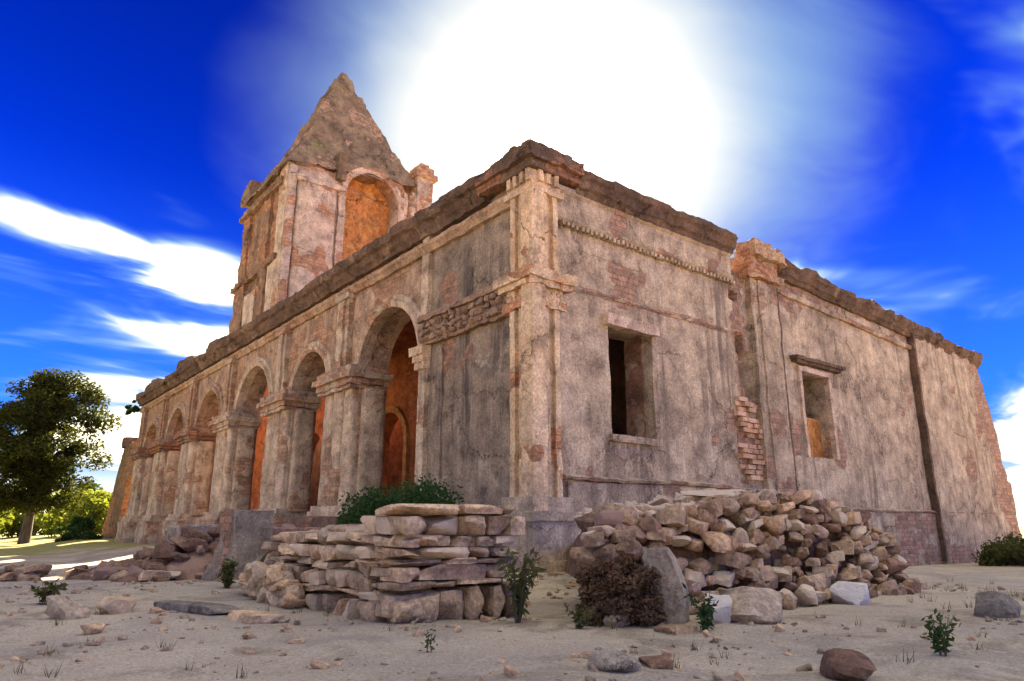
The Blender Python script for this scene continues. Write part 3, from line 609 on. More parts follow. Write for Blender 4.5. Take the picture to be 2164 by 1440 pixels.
B('portico_vault', M_orange, church, (-17.2, -5.0, 1.0, 5.7, 8.7, 9.1), res=0.3, disp=0.05)
m = MB(); n = 26; th = np.linspace(0, math.pi, n); prof = np.array([(0, 0.1), (0, -0.12), (0.3, -0.12), (0.3, 0.1), (0, 0.1)]); P = np.zeros((n, 5, 3))
rr = 1.5 + prof[None, :, 0]; P[..., 0] = -17.0 + rr * np.cos(th)[:, None]; P[..., 2] = 4.6 + rr * np.sin(th)[:, None]; P[..., 1] = 5.6 + prof[None, :, 1]; m.grid(P)
m.box(-15.5, -15.2, 5.48, 5.7, 1.2, 4.6, 0.2); m.box(-18.8, -18.5, 5.48, 5.7, 1.2, 4.6, 0.2)
m.build('inner_arch', M_niche, church, disp=0.02)
B('aisle_wall', M_inner, church, (-7.0, -6.2, 1.2, 30.0, 0.0, 9.6), res=0.4, disp=0.06)
B('aisle_end_wall', M_inner, church, (-6.3, -1.0, 28.6, 29.4, 0.0, 9.0), res=0.4, disp=0.06)
B('aisle_shade_slab', M_inner, church, (-7.0, -0.9, 0.9, 29.0, 8.3, 8.6), res=0.4, disp=0.04)  # unseen flat slab, added to keep the aisle behind the windows dark
B('transverse_arch', M_orange, church, (-5.75, -5.2, 1.0, 5.6, 6.5, 9.6), res=0.3, disp=0.03)

# --- tower
tower = B('tower', M_towb, church, (-23.5, -18.6, 0.12, 6.9, 9.4, 17.7), res=0.2, disp=0.10, dsc=0.8, fine=0.03, wear=wearf(0.5, 1.2, 120))
NC, NR, NS = 4.28, 1.38, 16.7
m = MB(); MT = lambda u, d, z: (-17.5 - d, u, z)
arched(m, MT, 0.0, 7.0, NS, 18.3, [(NC, NR)], 1.0, res=0.16)
wall(m, MT, 0.0, NC - NR, 9.4, NS, 1.0, res=0.16, nd=4); wall(m, MT, NC + NR, 7.0, 9.4, NS, 1.0, res=0.16, nd=4)
def face_post(V):
    V = V.copy(); cap = 17.55 + 0.8 * sst(2.1 - np.abs(V[:, 1] - NC), 0.0, 0.7); V[:, 2] = np.minimum(V[:, 2], cap); return V
m.build('tower_face', M_tow, tower, post=face_post, disp=0.05, dsc=0.7, fine=0.02, wear=wearf(0.64, 1.2, 121, lambda V: 0.7 * sst(V[:, 2] + (fbm(V, .8, 3, 5) - .5) * 1.6, 16.9, 17.6)))
m = MB(); m.box(-18.75, -18.25, NC - NR - 0.1, NC + NR + 0.1, 9.4, 18.2, res=0.14)
nb = m.build('niche_back', M_niche, tower, disp=0.30, dsc=0.7, fine=0.08)
for k, (yy, ww, zz_) in enumerate([(0.02, 0.34, 17.2), (2.5, 0.36, 16.4), (5.72, 0.22, 17.2), (6.06, 0.2, 17.6), (6.5, 0.5, 17.8)]):
    B('tower_pilaster', M_tow, tower, (-17.7, -17.36 if k else -17.3, yy, yy + ww, 9.6, zz_), res=0.14, disp=0.04, fine=0.02, seed=k, wear=wearf(0.56, 0.7, 122 + k))
m = MB(); n = 24; th = np.linspace(0, math.pi, n); prof = np.array([(0, 0.1), (0, -0.1), (0.32, -0.16), (0.36, 0.1), (0, 0.1)]); P = np.zeros((n, 5, 3))
rr = NR + prof[None, :, 0]; P[..., 1] = NC - rr * np.cos(th)[:, None]; P[..., 2] = NS + rr * np.sin(th)[:, None]; P[..., 0] = -17.48 - prof[None, :, 1]; m.grid(P)
m.build('niche_archivolt', M_tow, tower, disp=0.05, dsc=0.5, wear=wearf(0.5, 0.6, 130))
for bb in ((-24.0, -18.0, -0.15, 0.4, 16.5, 16.85), (-24.3, -18.0, -0.1, 0.4, 12.7, 13.0)): B('tower_string_course', M_towb, tower, bb, res=0.16, disp=0.12, dsc=0.5, fine=0.05)
B('tower_buttress', M_towb, tower, (-23.9, -22.3, -0.05, 1.0, 9.4, 12.8), (-20.3, -19.4, -0.05, 0.6, 9.4, 16.4), (-23.6, -22.6, 0.0, 0.8, 12.7, 16.6), res=0.18, disp=0.12, dsc=0.6, fine=0.04, wear=wearf(0.52, 0.9, 131))
B('tower_panel', M_tow, tower, (-19.2, -17.55, 0.02, 0.5, 9.4, 13.0), (-22.2, -20.6, 0.0, 0.4, 9.6, 12.0), res=0.16, disp=0.05, wear=wearf(0.55, 0.9, 132))
# steep pyramid roof
m = MB(); ap = np.array([-20.45, 3.5, 25.6]); zb = 17.3; bx = (-23.1, -17.3, -0.12, 7.05)
cor = np.array([[bx[0], bx[2], zb], [bx[1], bx[2], zb], [bx[1], bx[3], zb + 1.0], [bx[0], bx[3], zb]]); nn = 34; 
for a in range(4):
    c0, c1 = cor[a], cor[(a + 1) % 4]; P = np.zeros((nn + 1, nn + 1, 3))
    for i in range(nn + 1):
        for j in range(nn + 1):
            t = j / nn; P[i, j] = (c0 + (c1 - c0) * i / nn) * (1 - t) + ap * t
    m.grid(P)
m.add(cor, [(0, 1, 2, 3)])
def roof_post(V):
    V = V.copy(); t = (V[:, 2] - zb) / (ap[2] - zb); d = np.clip(1 - t, 0, 1)
    st = np.round(t * 22) / 22 - t; V[:, 2] += st * 7.7 * 0.42 * (t < 0.97)
    bow = np.sin(np.clip(t, 0, 1) * math.pi) * 0.075; V[:, 0] += (ap[0] - V[:, 0]) * bow; V[:, 1] += (ap[1] - V[:, 1]) * bow          # shallow stone courses
    return V
m.build('tower_roof', M_roof, tower, disp=0.15, dsc=0.6, fine=0.05, fsc=0.22, post=roof_post, wear=wearf(0.62, 1.0, 133))
m = MB()
for (yc, hw, pr_, zt_, nn_) in ((1.42, 1.0, 0.42, 16.6, 22), (5.95, 0.24, 0.2, 17.3, 10), (6.55, 0.28, 0.24, 17.6, 10)):
    th = np.linspace(0, math.pi, nn_); zz = lines(9.5, zt_, 0.18); P = np.zeros((len(zz), nn_, 3))
    P[..., 0] = -17.52 + pr_ * np.sin(th) ** 0.8; P[..., 1] = yc - hw * np.cos(th); P[..., 2] = zz[:, None]; mm = MB(); mm.grid(P)
    mm.add([(-17.6, yc - hw, zt_), (-17.6, yc + hw, zt_)] + [tuple(q) for q in P[-1]], [tuple([0] + list(range(2, 2 + nn_)) + [1])])
    mm.build('engaged_column', M_tow, tower, disp=0.05, dsc=0.7, fine=0.02, wear=wearf(0.62, 0.9, 160, lambda V: 0.7 * sst(V[:, 2] + (fbm(V, .6, 3, 6) - .5) * 1.2, zt_ - 0.5, zt_)), sharp=70)
B('column_cap', M_tow, tower, (-17.6, -17.08, 0.36, 2.48, 16.5, 16.72), res=0.14, disp=0.09, dsc=0.4, fine=0.04)
B('roof_rib', M_roof, tower, (-17.75, -17.2, 2.3, 2.75, 17.2, 18.6), res=0.15, disp=0.06)
B('pinnacle', M_roof, tower, (-23.9, -22.5, -0.15, 1.1, 17.4, 18.2), (-23.7, -22.9, 0.0, 0.9, 18.1, 18.7), res=0.15, disp=0.14, dsc=0.5, fine=0.05)
B('pinnacle', M_tow, tower, (-18.2, -17.3, 6.75, 7.7, 16.5, 18.9), (-18.35, -17.15, 6.6, 7.9, 18.8, 19.1), (-18.2, -17.3, 6.75, 7.75, 19.05, 19.45), (-18.0, -17.5, 7.0, 7.5, 19.4, 19.7), res=0.15, disp=0.06, dsc=0.5, fine=0.03, wear=wearf(0.5, 0.6, 134, lambda V: sst(V[:, 2], 18.7, 18.9)))

# --- far wing, lower and broken
m = MB(); wall(m, lambda u, d, z: (u, 0.9 + d, z), -53.2, -43.8, -1.0, 7.4, 1.0, [(-49.5, -47.4, 1.0, 4.6)], res=0.25)
def wing_post(V):
    V = ragged(0.7, 140, 1.4, 6.9, 0)(V); V[:, 0] -= 5.0 * np.clip(1 - V[:, 2] / 7.4, 0, 1) * sst(-V[:, 0], 46, 53); return V
m.build('far_wing', M_towb, church, disp=0.08, dsc=0.9, fine=0.03, post=wing_post, wear=wearf(0.5, 1.4, 141))
B('far_wing_cap', M_corn, church, (-53.5, -52.4, 0.7, 2.1, 7.2, 8.0), res=0.2, disp=0.12)

# ================================================================== stone walls and rubble
def laid_wall(thing, M, u0, courses, mat, depth, face_jit=0.05, tilt=0.03):
    """courses of (z0, z1, [lengths]) from u0; M(u, d, z)"""
    for z0, z1, ls in courses:
        u = u0
        for ln in ls:
            if ln > 0:
                hgt = (z1 - z0) * random.uniform(0.9, 1.06); dj = random.uniform(-face_jit, face_jit)
                p = M(u + ln / 2, depth / 2 + dj, (z0 + z1) / 2); q = M(u + ln / 2 + 1, depth / 2 + dj, (z0 + z1) / 2)
                yaw = math.atan2(q[1] - p[1], q[0] - p[0])
                stone('stone', mat if random.random() < 0.86 else M_rub, ST_BLOCK, p, (ln * 0.96, depth * random.uniform(0.9, 1.1), hgt * 0.97), (random.uniform(-tilt, tilt), random.uniform(-tilt, tilt), yaw + random.uniform(-.06, .06)), thing)
            u += abs(ln)
dw = tag(empty('dry_stone_wall', (4.3, -5.6, 0)), 'dry stone terrace wall of flat tan slabs with a capped corner, in front of the church', 'stone wall')
def rel(th, o=None): return th
def to_local(th):
    for c in th.children: c.location = Vector(c.location) - th.location
# +X face (right of the corner), u runs along +y
cs = [(-0.08, 0.32, [0.56, 0.34, 0.36, 0.3, 0.16]), (0.32, 0.4, [0.5, 0.3, 0.6, 0.3]), (0.4, 0.57, [0.22, 1.0, 0.28, 0.22]), (0.57, 0.64, [0.6, 0.4, 0.42, 0.26]), (0.64, 0.77, [0.3, 0.62, 0.28, 0.3, 0.2]), (0.77, 0.89, [0.26, 0.22, 0.2, 0.34, 0.24, 0.3]), (0.89, 1.12, [0.42, 0.4, 0.3, 0.34, 0.22])]
laid_wall(dw, lambda u, d, z: (4.95 - d + 0.05 * z, u, z), -6.12, cs, M_dry, 0.62)
laid_wall(dw, lambda u, d, z: (5.03 - d, u, z), -6.2, [(1.12, 1.25, [0.85, 0.62, 0.26])], M_dry, 0.95, 0.02, 0.02)
# -Y face (left of the corner), u runs along x
def rand_courses(L, zs, lo, hi):
    r = []
    for a, b in zip(zs[:-1], zs[1:]):
        ls = []; t = 0
        while t < L: k = random.uniform(lo, hi) * (1.3 if b - a < 0.16 else 1.0); ls.append(k); t += k
        r.append((a, b, ls))
    return r
laid_wall(dw, lambda u, d, z: (u, -6.18 + d, z), 1.0, rand_courses(3.2, [-0.12, 0.18, 0.28, 0.5, 0.58, 0.76, 0.92], 0.24, 0.55), M_dry, 0.6, 0.09, 0.07)
laid_wall(dw, lambda u, d, z: (u, -6.15 + d, z), 4.0, [(-0.1, 0.3, [0.45, 0.4]), (0.3, 0.4, [0.8]), (0.4, 0.56, [0.3, 0.5]), (0.56, 0.64, [0.55, 0.3]), (0.64, 0.78, [0.35, 0.5]), (0.78, 0.9, [0.3, 0.25, 0.3]), (0.9, 1.12, [0.4, 0.42])], M_dry, 0.6, 0.05, 0.04)
laid_wall(dw, lambda u, d, z: (u, -5.75 + d, z), 1.6, [(0.86, 1.02, [0.55, 0.7, 0.6])], M_dry, 0.7, 0.08, 0.05)
# left end of the wall turns in, with rounder stones
for k in range(34):
    y = -6.0 + random.random() * 1.5; zz_ = random.random() * 0.85
    stone('stone', random.choice([M_dry, M_dry, M_rub]), ST_ROUGH, (0.98 + random.uniform(-.12, .15) + 0.2 * (0.9 - zz_) * -1, y, zz_), (random.uniform(.25, .42), random.uniform(.28, .5), random.uniform(.2, .34)), (random.uniform(-.3, .3), random.uniform(-.3, .3), random.uniform(0, 3)), dw)
for k in range(26):
    t = random.random(); zz_ = random.random() * 0.5
    stone('stone', random.choice([M_dry, M_dry, M_rub]), ST_ROUGH, (1.0 + 1.6 * t, -6.3 - 0.12 * random.random() , zz_ * (1 - 0.4 * t)), (random.uniform(.22, .42), random.uniform(.25, .4), random.uniform(.16, .3)), (random.uniform(-.3, .3), random.uniform(-.3, .3), random.uniform(0, 3)), dw)
to_local(dw)
# earth fill behind the wall
m = MB(); fx = np.linspace(-1.2, 4.6, 60); fy = np.linspace(-5.9, 0.2, 60); FX, FY = np.meshgrid(fx, fy, indexing='ij')
lim = -0.9 - 0.87 * np.maximum(FX, 0); FZ = 0.82 * sst(lim - FY, -0.05, 0.5) * sst(FX, -1.2, 0.6) - 0.15 * 1 + 0.1 * (fbm(np.stack([FX, FY, FX * 0], -1).reshape(-1, 3), 0.8, 3, 9).reshape(FX.shape) - 0.5)
m.grid(np.stack([FX, FY, FZ], -1)); m.build('terrace_earth', M_ground, weld=False, sharp=80)['kind'] = 'structure'

# --- rubble heap along the side wall
def heap_z(x, y):
    ridge = np.interp(y, [-4.6, -4.0, -2.8, -1.6, -0.6, 0.3, 0.9, 1.4, 1.8, 2.1, 7.5], [0.75, 0.95, 1.05, 1.22, 1.4, 1.38, 1.24, 1.04, 0.7, 0.0, 0.0])
    return ridge * sst(np.interp(y, [-4.6, -3.8, -2.0, 1.5, 3.5], [5.05, 5.45, 6.05, 6.6, 6.7]) - x, 0.0, 0.5) * (0.6 + 0.4 * sst(x, 0, 3))
rb = tag(empty('rubble_heap', (5.2, -0.5, 0)), 'stacked bank of broken tan stones along the foot of the side wall', 'rubble')
m = MB(); hx = np.linspace(0.1, 7.0, 70); hy = np.linspace(-4.4, 7.6, 100); HX, HY = np.meshgrid(hx, hy, indexing='ij')
keep = sst(HY - (-0.70 * HX + 0.55), 0.0, 0.45)
HZ = heap_z(HX, HY) * keep - 0.25 * (1 - keep) - 0.17 + 0.2 * (fbm(np.stack([HX, HY, HX * 0], -1).reshape(-1, 3), 0.5, 3, 19).reshape(HX.shape) - 0.5)
m.grid(np.stack([HX, HY, HZ], -1)); core_o = m.build('earth_core', M_drk, rb, weld=False, sharp=80)
placed = []
tries = 0
small = []
XF = lambda y: float(np.interp(y, [-4.6, -3.8, -2.0, 1.5, 3.5], [5.2, 5.6, 6.2, 6.75, 6.85]))
RIDGE = lambda y: float(np.interp(y, [-4.6, -4.0, -2.8, -1.6, -0.6, 0.3, 0.9, 1.4, 1.8, 2.1], [0.8, 1.0, 1.1, 1.28, 1.46, 1.44, 1.3, 1.1, 0.8, 0.2]))
while len(placed) < 292 and tries < 40000:
    tries += 1
    y = random.uniform(-4.55, 1.85); top = random.random() < 0.22; big = y < 0.3
    s_ = random.uniform(0.15, 0.40) if y < -1.8 else random.uniform(0.12, 0.28)
    zz_ = RIDGE(y) - 0.04 if top else random.uniform(0.0, 1.0) * RIDGE(y)
    x = XF(y) - (0.25 + random.random() * 1.3 if top else 0.30 * zz_ + random.uniform(-0.08, 0.06)) + (0.25 * random.random() if zz_ < 0.15 else 0)
    if y < -0.70 * x + 0.06: continue
    if any((x - a) ** 2 + (y - b) ** 2 + (zz_ - c) ** 2 < (0.33 * (s_ + d)) ** 2 for a, b, c, d in placed): continue
    placed.append((x, y, zz_, s_))
    stone('stone', M_rub if random.random() < 0.6 else random.choice([M_drk, M_dry]), ST_ROUGH if random.random() < 0.5 else ST_BLOCK, (x, y, zz_ + s_ * 0.08), (s_ * random.uniform(1.0, 1.5), s_ * random.uniform(.9, 1.3), s_ * random.uniform(0.6, 0.95)), (random.uniform(-.25, .25), random.uniform(-.25, .25), random.uniform(1.2, 2.1)), rb)
# small stones in the gaps, too many to count
sm = MB(); bv = [np.array([v.co[:] for v in q.vertices]) for q in [stone_mesh('chip', 300 + k, 0.6, 2, 0.12) for k in range(4)]]
bf = [tuple(p.vertices) for p in stone_mesh('chip', 300, 0.6, 2, 0.12).polygons]
for k in range(900):
    y = random.uniform(-4.4, 2.0); x = random.uniform(4.0, 6.95)
    if x > XF(y) + 0.12: continue
    if y < -0.70 * x + 0.25: continue
    zz_ = float(heap_z(np.array(x), np.array(y))); s_ = random.uniform(0.08, 0.2); rot = Matrix.Rotation(random.uniform(0, 6), 3, Vector((random.random(), random.random(), random.random() + 0.1)).normalized())
    sm.add((bv[k % 4] * [s_ * 1.3, s_, s_ * 0.8]) @ np.array(rot).T + [x, y, zz_ + random.uniform(-0.06, 0.06)], bf)
so = sm.build('small_rubble', M_rub, rb, weld=False, sharp=30); so['kind'] = 'stuff'
stone('slab', M_rub, ST_BLOCK, (5.3, -0.7, 1.48), (0.6, 1.5, 0.12), (0.05, 0.03, 0.08), rb)
stone('slab', M_rub, ST_BLOCK, (5.0, -2.9, 1.0), (0.45, 0.8, 0.2), (0.1, 0.15, -0.3), rb)
stone('slab', M_rub, ST_BLOCK, (5.35, -3.3, 0.62), (0.5, 0.95, 0.24), (0.05, 0.1, 0.1), rb)
to_local(rb)

# --- front steps, stair cheeks and dark rubble on the left
steps = tag(empty('front_steps', (-4.2, -4.0, 0)), 'worn dark stone steps climbing to the arcade beside the plastered cheek block', 'steps')
for k in range(6):
    z0 = -0.35 + 0.26 * k
    o = B('step', M_drk, steps, (-7.6, -2.6, -5.5 + 0.42 * k, -2.6, z0, z0 + 0.25), res=0.16, disp=0.05, dsc=0.5, fine=0.02, seed=k, wear=wearf(0.5, 0.7, 150 + k))
    o.location = (4.2, 4.0, 0)
chk = MB(); 
chk.box(-3.0, -2.1, -5.75, -4.9, -0.5, 1.28, res=0.1)
def chk_post(V):
    V = V.copy(); t = np.clip((V[:, 2] + 0.4) / 1.7, 0, 1); f = 1.5 - 0.62 * sst(t, 0.0, 0.7); V[:, 0] = -2.55 + (V[:, 0] + 2.55) * f
    V[:, 1] = -5.3 + (V[:, 1] + 5.3) * f; return V
ck = chk.build('stair_cheek', M_front, disp=0.07, dsc=0.6, fine=0.02, post=chk_post, wear=wearf(0.52, 0.9, 155))
tag(ck, 'flaring plastered stair cheek block left of the dry stone wall', 'stair block')
chk = MB(); chk.box(-6.6, -5.2, -5.9, -3.5, -0.5, 1.0, res=0.12)
ck2 = chk.build('stair_cheek', M_grey, disp=0.1, dsc=0.6, fine=0.03, wear=wearf(0.5, 0.9, 156), post=lambda V: np.stack([-5.9 + (V[:, 0] + 5.9) * (1.25 - 0.4 * sst(V[:, 2], -0.4, 1.0)), V[:, 1], V[:, 2]], 1))
tag(ck2, 'slumped grey stair block amid the dark rubble', 'stair block')
rl = tag(empty('rubble_heap', (-8.0, -6.0, -0.4)), 'dark brown rubble heap at the far foot of the arcade', 'rubble')
def hl(x, y):
    r = np.interp(x, [-13, -11, -8.5, -7, -4.6, -3.7], [0.0, 0.35, 0.5, 0.85, 0.95, 0.1]); return r * sst(y, -7.0, -5.2)
hx = np.linspace(-13.2, -3.6, 70); hy = np.linspace(-7.2, -1.5, 45); HX, HY = np.meshgrid(hx, hy, indexing='ij'); rim = 0.6 * (1 - sst(HX, -13.2, -12.6) * sst(-HX, 3.6, 4.1))
m = MB(); m.grid(np.stack([HX, HY, ground_z(HX, HY) + hl(HX, HY) - 0.12 - rim + 0.25 * (fbm(np.stack([HX, HY, HX * 0], -1).reshape(-1, 3), 0.6, 3, 29).reshape(HX.shape) - 0.5)], -1)); m.build('earth_core', M_drk, rl, weld=False, sharp=80)
n_ = 0
while n_ < 280:
    x = random.uniform(-13.0, -3.6); y = random.uniform(-7.1, -4.6) if random.random() < 0.85 else random.uniform(-4.6, -2.5)
    s_ = random.uniform(0.16, 0.46); n_ += 1
    stone('stone', M_drk if random.random() < 0.72 else M_rub, ST_ROUGH if random.random() < 0.5 else ST_BLOCK, (x, y, gz(x, y) + float(hl(np.array(x), np.array(y))) + s_ * random.uniform(-0.1, 0.25)), (s_ * random.uniform(1, 1.6), s_, s_ * random.uniform(.5, .85)), (random.uniform(-.4, .4), random.uniform(-.4, .4), random.uniform(0, 3)), rl)
for c_ in rl.children:
    if c_.name.startswith('earth_core'): c_.location = (0, 0, 0)
to_local(rl)
# low broken wall out on the sunlit ground
lw = tag(empty('low_wall', (-8.3, -8.7, -0.4)), 'low broken line of stones at the left edge below the dark tree', 'stone wall')
for k in range(40):
    t = random.random(); x = -8.3 + 1.8 * (t - 0.5); y = -8.7 + 1.0 * (t - 0.5)
    s_ = random.uniform(.2, .42); stone('stone', M_rub, ST_BLOCK, (x + random.uniform(-.2, .2), y + random.uniform(-.2, .2), gz(x, y) + random.random() * 0.3), (s_ * 1.3, s_, s_ * .6), (random.uniform(-.2, .2), random.uniform(-.2, .2), random.uniform(0, 3)), lw)
to_local(lw)

# ================================================================== loose stones, each a thing
def loose(label, x, y, size, mats, base=ST_ROUGH, rot=(0, 0, 0), sink=0.25, name='stone', cat='stone', group=None):
    o = stone(name, mats, base, (x, y, gz(x, y) + size[2] * (0.5 - sink)), size, rot)
    return tag(o, label, cat, group)
loose('grey squared stone post standing before the rubble heap', 6.5, -3.55, (0.42, 0.42, 0.9), M_grey, ST_BLOCK, (0.03, -0.04, 0.5), 0.08, 'stone_post')
loose('pale bulky boulder lying beside the grey stone post', 7.15, -2.95, (0.55, 0.75, 0.42), M_pale, ST_ROUGH, (0.1, 0.1, 0.3), 0.15)
loose('dark flat slab leaning on the pale boulder', 6.75, -2.65, (0.35, 0.8, 0.22), M_drk, ST_BLOCK, (0.25, 0.1, 0.2), 0.1)
loose('small pale block beside the pale boulder', 7.0, -3.35, (0.26, 0.3, 0.3), M_pale, ST_BLOCK, (0.2, 0.1, 0.7), 0.15)
loose('smooth pale boulder at the right foot of the rubble heap', 6.85, -0.15, (0.5, 0.75, 0.36), M_pale, ST_ROUGH, (0.1, 0, 0.1), 0.2)
loose('flat slab lying just right of the rubble heap', 6.6, 1.9, (0.5, 1.1, 0.16), M_rub, ST_BLOCK, (0, 0.05, 0.1), 0.3)
loose('dark red brown rock in the near right ground', 9.2, -4.9, (0.28, 0.46, 0.22), M_drk, ST_ROUGH, (0.1, 0.2, 0.8), 0.2)
loose('grey rock near the right edge of the yard', 8.75, -0.55, (0.4, 0.5, 0.34), M_grey, ST_ROUGH, (0.2, 0, 0.2), 0.2)
loose('small grey stone with a flat top in the near centre', 7.95, -5.95, (0.34, 0.26, 0.17), M_grey, ST_ROUGH, (0, 0.1, 0.4), 0.2)
loose('thin brown flake beside the small grey stone', 8.0, -5.55, (0.22, 0.3, 0.07), M_drk, ST_BLOCK, (0, 0, 0.9), 0.2)
loose('long flat grey slab in front of the left wall end', 2.7, -7.5, (1.1, 0.5, 0.16), M_grey, ST_BLOCK, (0.03, 0, 0.35), 0.35)
loose('smaller flat slab next to the long grey slab', 3.7, -7.25, (0.7, 0.4, 0.14), M_dry, ST_BLOCK, (0, 0.04, 0.2), 0.35)
loose('whitish stone on the left ground, largest of a small cluster', 2.6, -8.85, (0.4, 0.34, 0.24), M_pale, ST_ROUGH, (0, 0.2, 0.5), 0.2)
loose('brown stone behind the whitish stone of the left cluster', 2.2, -8.35, (0.42, 0.36, 0.22), M_rub, ST_ROUGH, (0, 0.1, 1.5), 0.2)
loose('small stone in front of the left cluster', 3.9, -8.8, (0.2, 0.18, 0.13), M_rub, ST_ROUGH, (0, 0.1, 1.0), 0.2)
loose('round pale stone under the brown dry bush', 6.35, -4.25, (0.26, 0.24, 0.2), M_pale, ST_ROUGH, (0, 0, 0.4), 0.2)
loose('flat stone lying in front of the grey stone post', 6.95, -4.0, (0.34, 0.3, 0.1), M_rub, ST_BLOCK, (0, 0.05, 1.4), 0.3)
# gravel: uncountable
def gravel(name, n, xr, yr, smin, smax, mat, power=4):
    m = MB(); X = rng.uniform(*xr, n); Y = rng.uniform(*yr, n); k = fbm(np.stack([X, Y, X * 0], 1), 1.6, 3, 77) > rng.uniform(0.36, 0.60, n); X, Y = X[k], Y[k]; Z = ground_z(X, Y)
    S = smin + (smax - smin) * rng.random(len(X)) ** power
    for x, y, z, s_ in zip(X, Y, Z, S):
        rot = np.array(Matrix.Rotation(rng.uniform(0, 6), 3, Vector((rng.normal() * 0.25, rng.normal() * 0.25, 1)).normalized()))
        m.add((bv[rng.integers(4)] * [s_ * rng.uniform(1, 1.9), s_ * rng.uniform(.8, 1.3), s_ * rng.uniform(.4, .9)]) @ rot.T + [x, y, z + 0.1 * s_], bf)
    o = m.build(name, mat, weld=False, sharp=30); o['kind'] = 'stuff'; o['label'] = 'loose gravel and stone chips strewn over the dry ground'; o['category'] = 'gravel'
gravel('gravel', 4200, (-3.0, 11.5), (-10.2, 4.0), 0.010, 0.075, M_dry, 4)
gravel('stone_chips', 1700, (-3.0, 11.2), (-9.8, 4.0), 0.012, 0.11, M_rub, 5)
# dry grass tufts
def grass(name, n, xr, yr, hmin, hmax, mat):
    m = MB(); X = rng.uniform(*xr, n); Y = rng.uniform(*yr, n); k = fbm(np.stack([X, Y, X * 0], 1), 1.1, 3, 88) > 0.57; X, Y = X[k], Y[k]; Z = ground_z(X, Y); V = []; nT = len(X)
    for x, y, z in zip(X, Y, Z):
        for q in range(9):
            a = rng.uniform(0, 6.28); h_ = rng.uniform(hmin, hmax); l_ = h_ * rng.uniform(0.2, 0.9); bx_, by_ = x + rng.normal() * 0.03, y + rng.normal() * 0.03; w_ = 0.004
            V += [(bx_ - w_ * math.sin(a), by_ + w_ * math.cos(a), z - 0.01), (bx_ + w_ * math.sin(a), by_ - w_ * math.cos(a), z - 0.01), (bx_ + l_ * math.cos(a), by_ + l_ * math.sin(a), z + h_)]
    m.add(V, [(i, i + 1, i + 2) for i in range(0, len(V), 3)]); o = m.build(name, mat, weld=False, smooth=False); o['kind'] = 'stuff'; o['label'] = 'sparse dry grass blades on the bare ground'; o['category'] = 'grass'
grass('dry_grass', 420, (-1.0, 11.0), (-10.0, 5.0), 0.04, 0.13, L_weed)

# ================================================================== plants
def leaves(m, C, N, size, flat=0.0, long=1.0):
    """leaf-sized diamond faces at points C"""
    n = len(C); d = rng.normal(size=(n, 3)); d[:, 2] *= 0.7; d /= np.linalg.norm(d, axis=1)[:, None]
    e = np.cross(d, rng.normal(size=(n, 3))); e /= np.linalg.norm(e, axis=1)[:, None]
    s_ = size * rng.uniform(0.6, 1.3, n)[:, None]; a = d * s_ * long; b = e * s_ * 0.5
    nrm = np.cross(d, e) * s_ * 0.15
    V = np.stack([C - a, C + b + nrm, C + a, C - b + nrm], 1).reshape(-1, 3); i = np.arange(n) * 4
    m.add(V, np.stack([i, i + 1, i + 2, i + 3], 1))
def clumps(centers, radii, per, squash=0.75):
    P = []
    for c, r in zip(centers, radii):
        k = int(per * (r / np.mean(radii)) ** 2); v = rng.normal(size=(k, 3)); v /= np.linalg.norm(v, axis=1)[:, None]
        v *= (rng.random((k, 1)) ** 0.45) * r; v[:, 2] *= squash; P.append(v + c)
    return np.concatenate(P)
def tree(label, base, H, W, leaf, nclump, per, lsz, mat, trunk_frac=0.32, group=None, seed=1, shape=None):
    global rng; rng = np.random.default_rng(seed); rs = random.Random(seed)
    t = tag(empty('tree', base), label, 'tree', group); bx_, by_, bz_ = 0, 0, 0
    m = MB(); r0 = H * 0.022; tp = [(0, 0, -0.3), (0.1 * rs.uniform(-1, 1), 0.1, H * 0.12), (0.2 * rs.uniform(-1, 1), 0.15, H * trunk_frac), (0.25, 0.1, H * 0.6), (0.3, 0.2, H * 0.85)]
    m.tube(tp, [r0 * 1.5, r0 * 1.1, r0 * 0.95, r0 * 0.5, r0 * 0.15], 10)
    cs_, rs_ = [], []
    for k in range(nclump):
        a = rs.uniform(0, 6.283); v = rs.random() ** 0.6; zz_ = H * (trunk_frac * 0.85 + (0.95 - trunk_frac * 0.85) * rs.random()); tt = (zz_ / H - trunk_frac * 0.85) / (1 - trunk_frac * 0.85)
        env = W * 0.5 * (math.sin(math.pi * min(1, 0.18 + 0.80 * tt)) ** 0.7) * (0.75 + 0.4 * math.sin(3 * a + seed))
        cs_.append((env * v * math.cos(a), env * v * math.sin(a), zz_)); rs_.append(W * rs.uniform(0.07, 0.15))
        if k % 3 == 0: m.tube([(0.15, 0.1, zz_ * 0.72), (cs_[-1][0] * 0.55, cs_[-1][1] * 0.55, zz_ * 0.9), cs_[-1]], [r0 * 0.4, r0 * 0.22, r0 * 0.06], 6)
    m.build('trunk', M_bark, t, weld=False)
    m = MB(); C = clumps(np.array(cs_), np.array(rs_), per); leaves(m, C, len(C), lsz, long=1.1)
    m.build('crown', mat, t, weld=False, smooth=False); return t
tree('dark backlit tree with a spreading crown at the left edge', (-55.8, -4.7, -0.2), 13.6, 9.0, None, 150, 230, 0.15, L_tree, 0.24, seed=4)
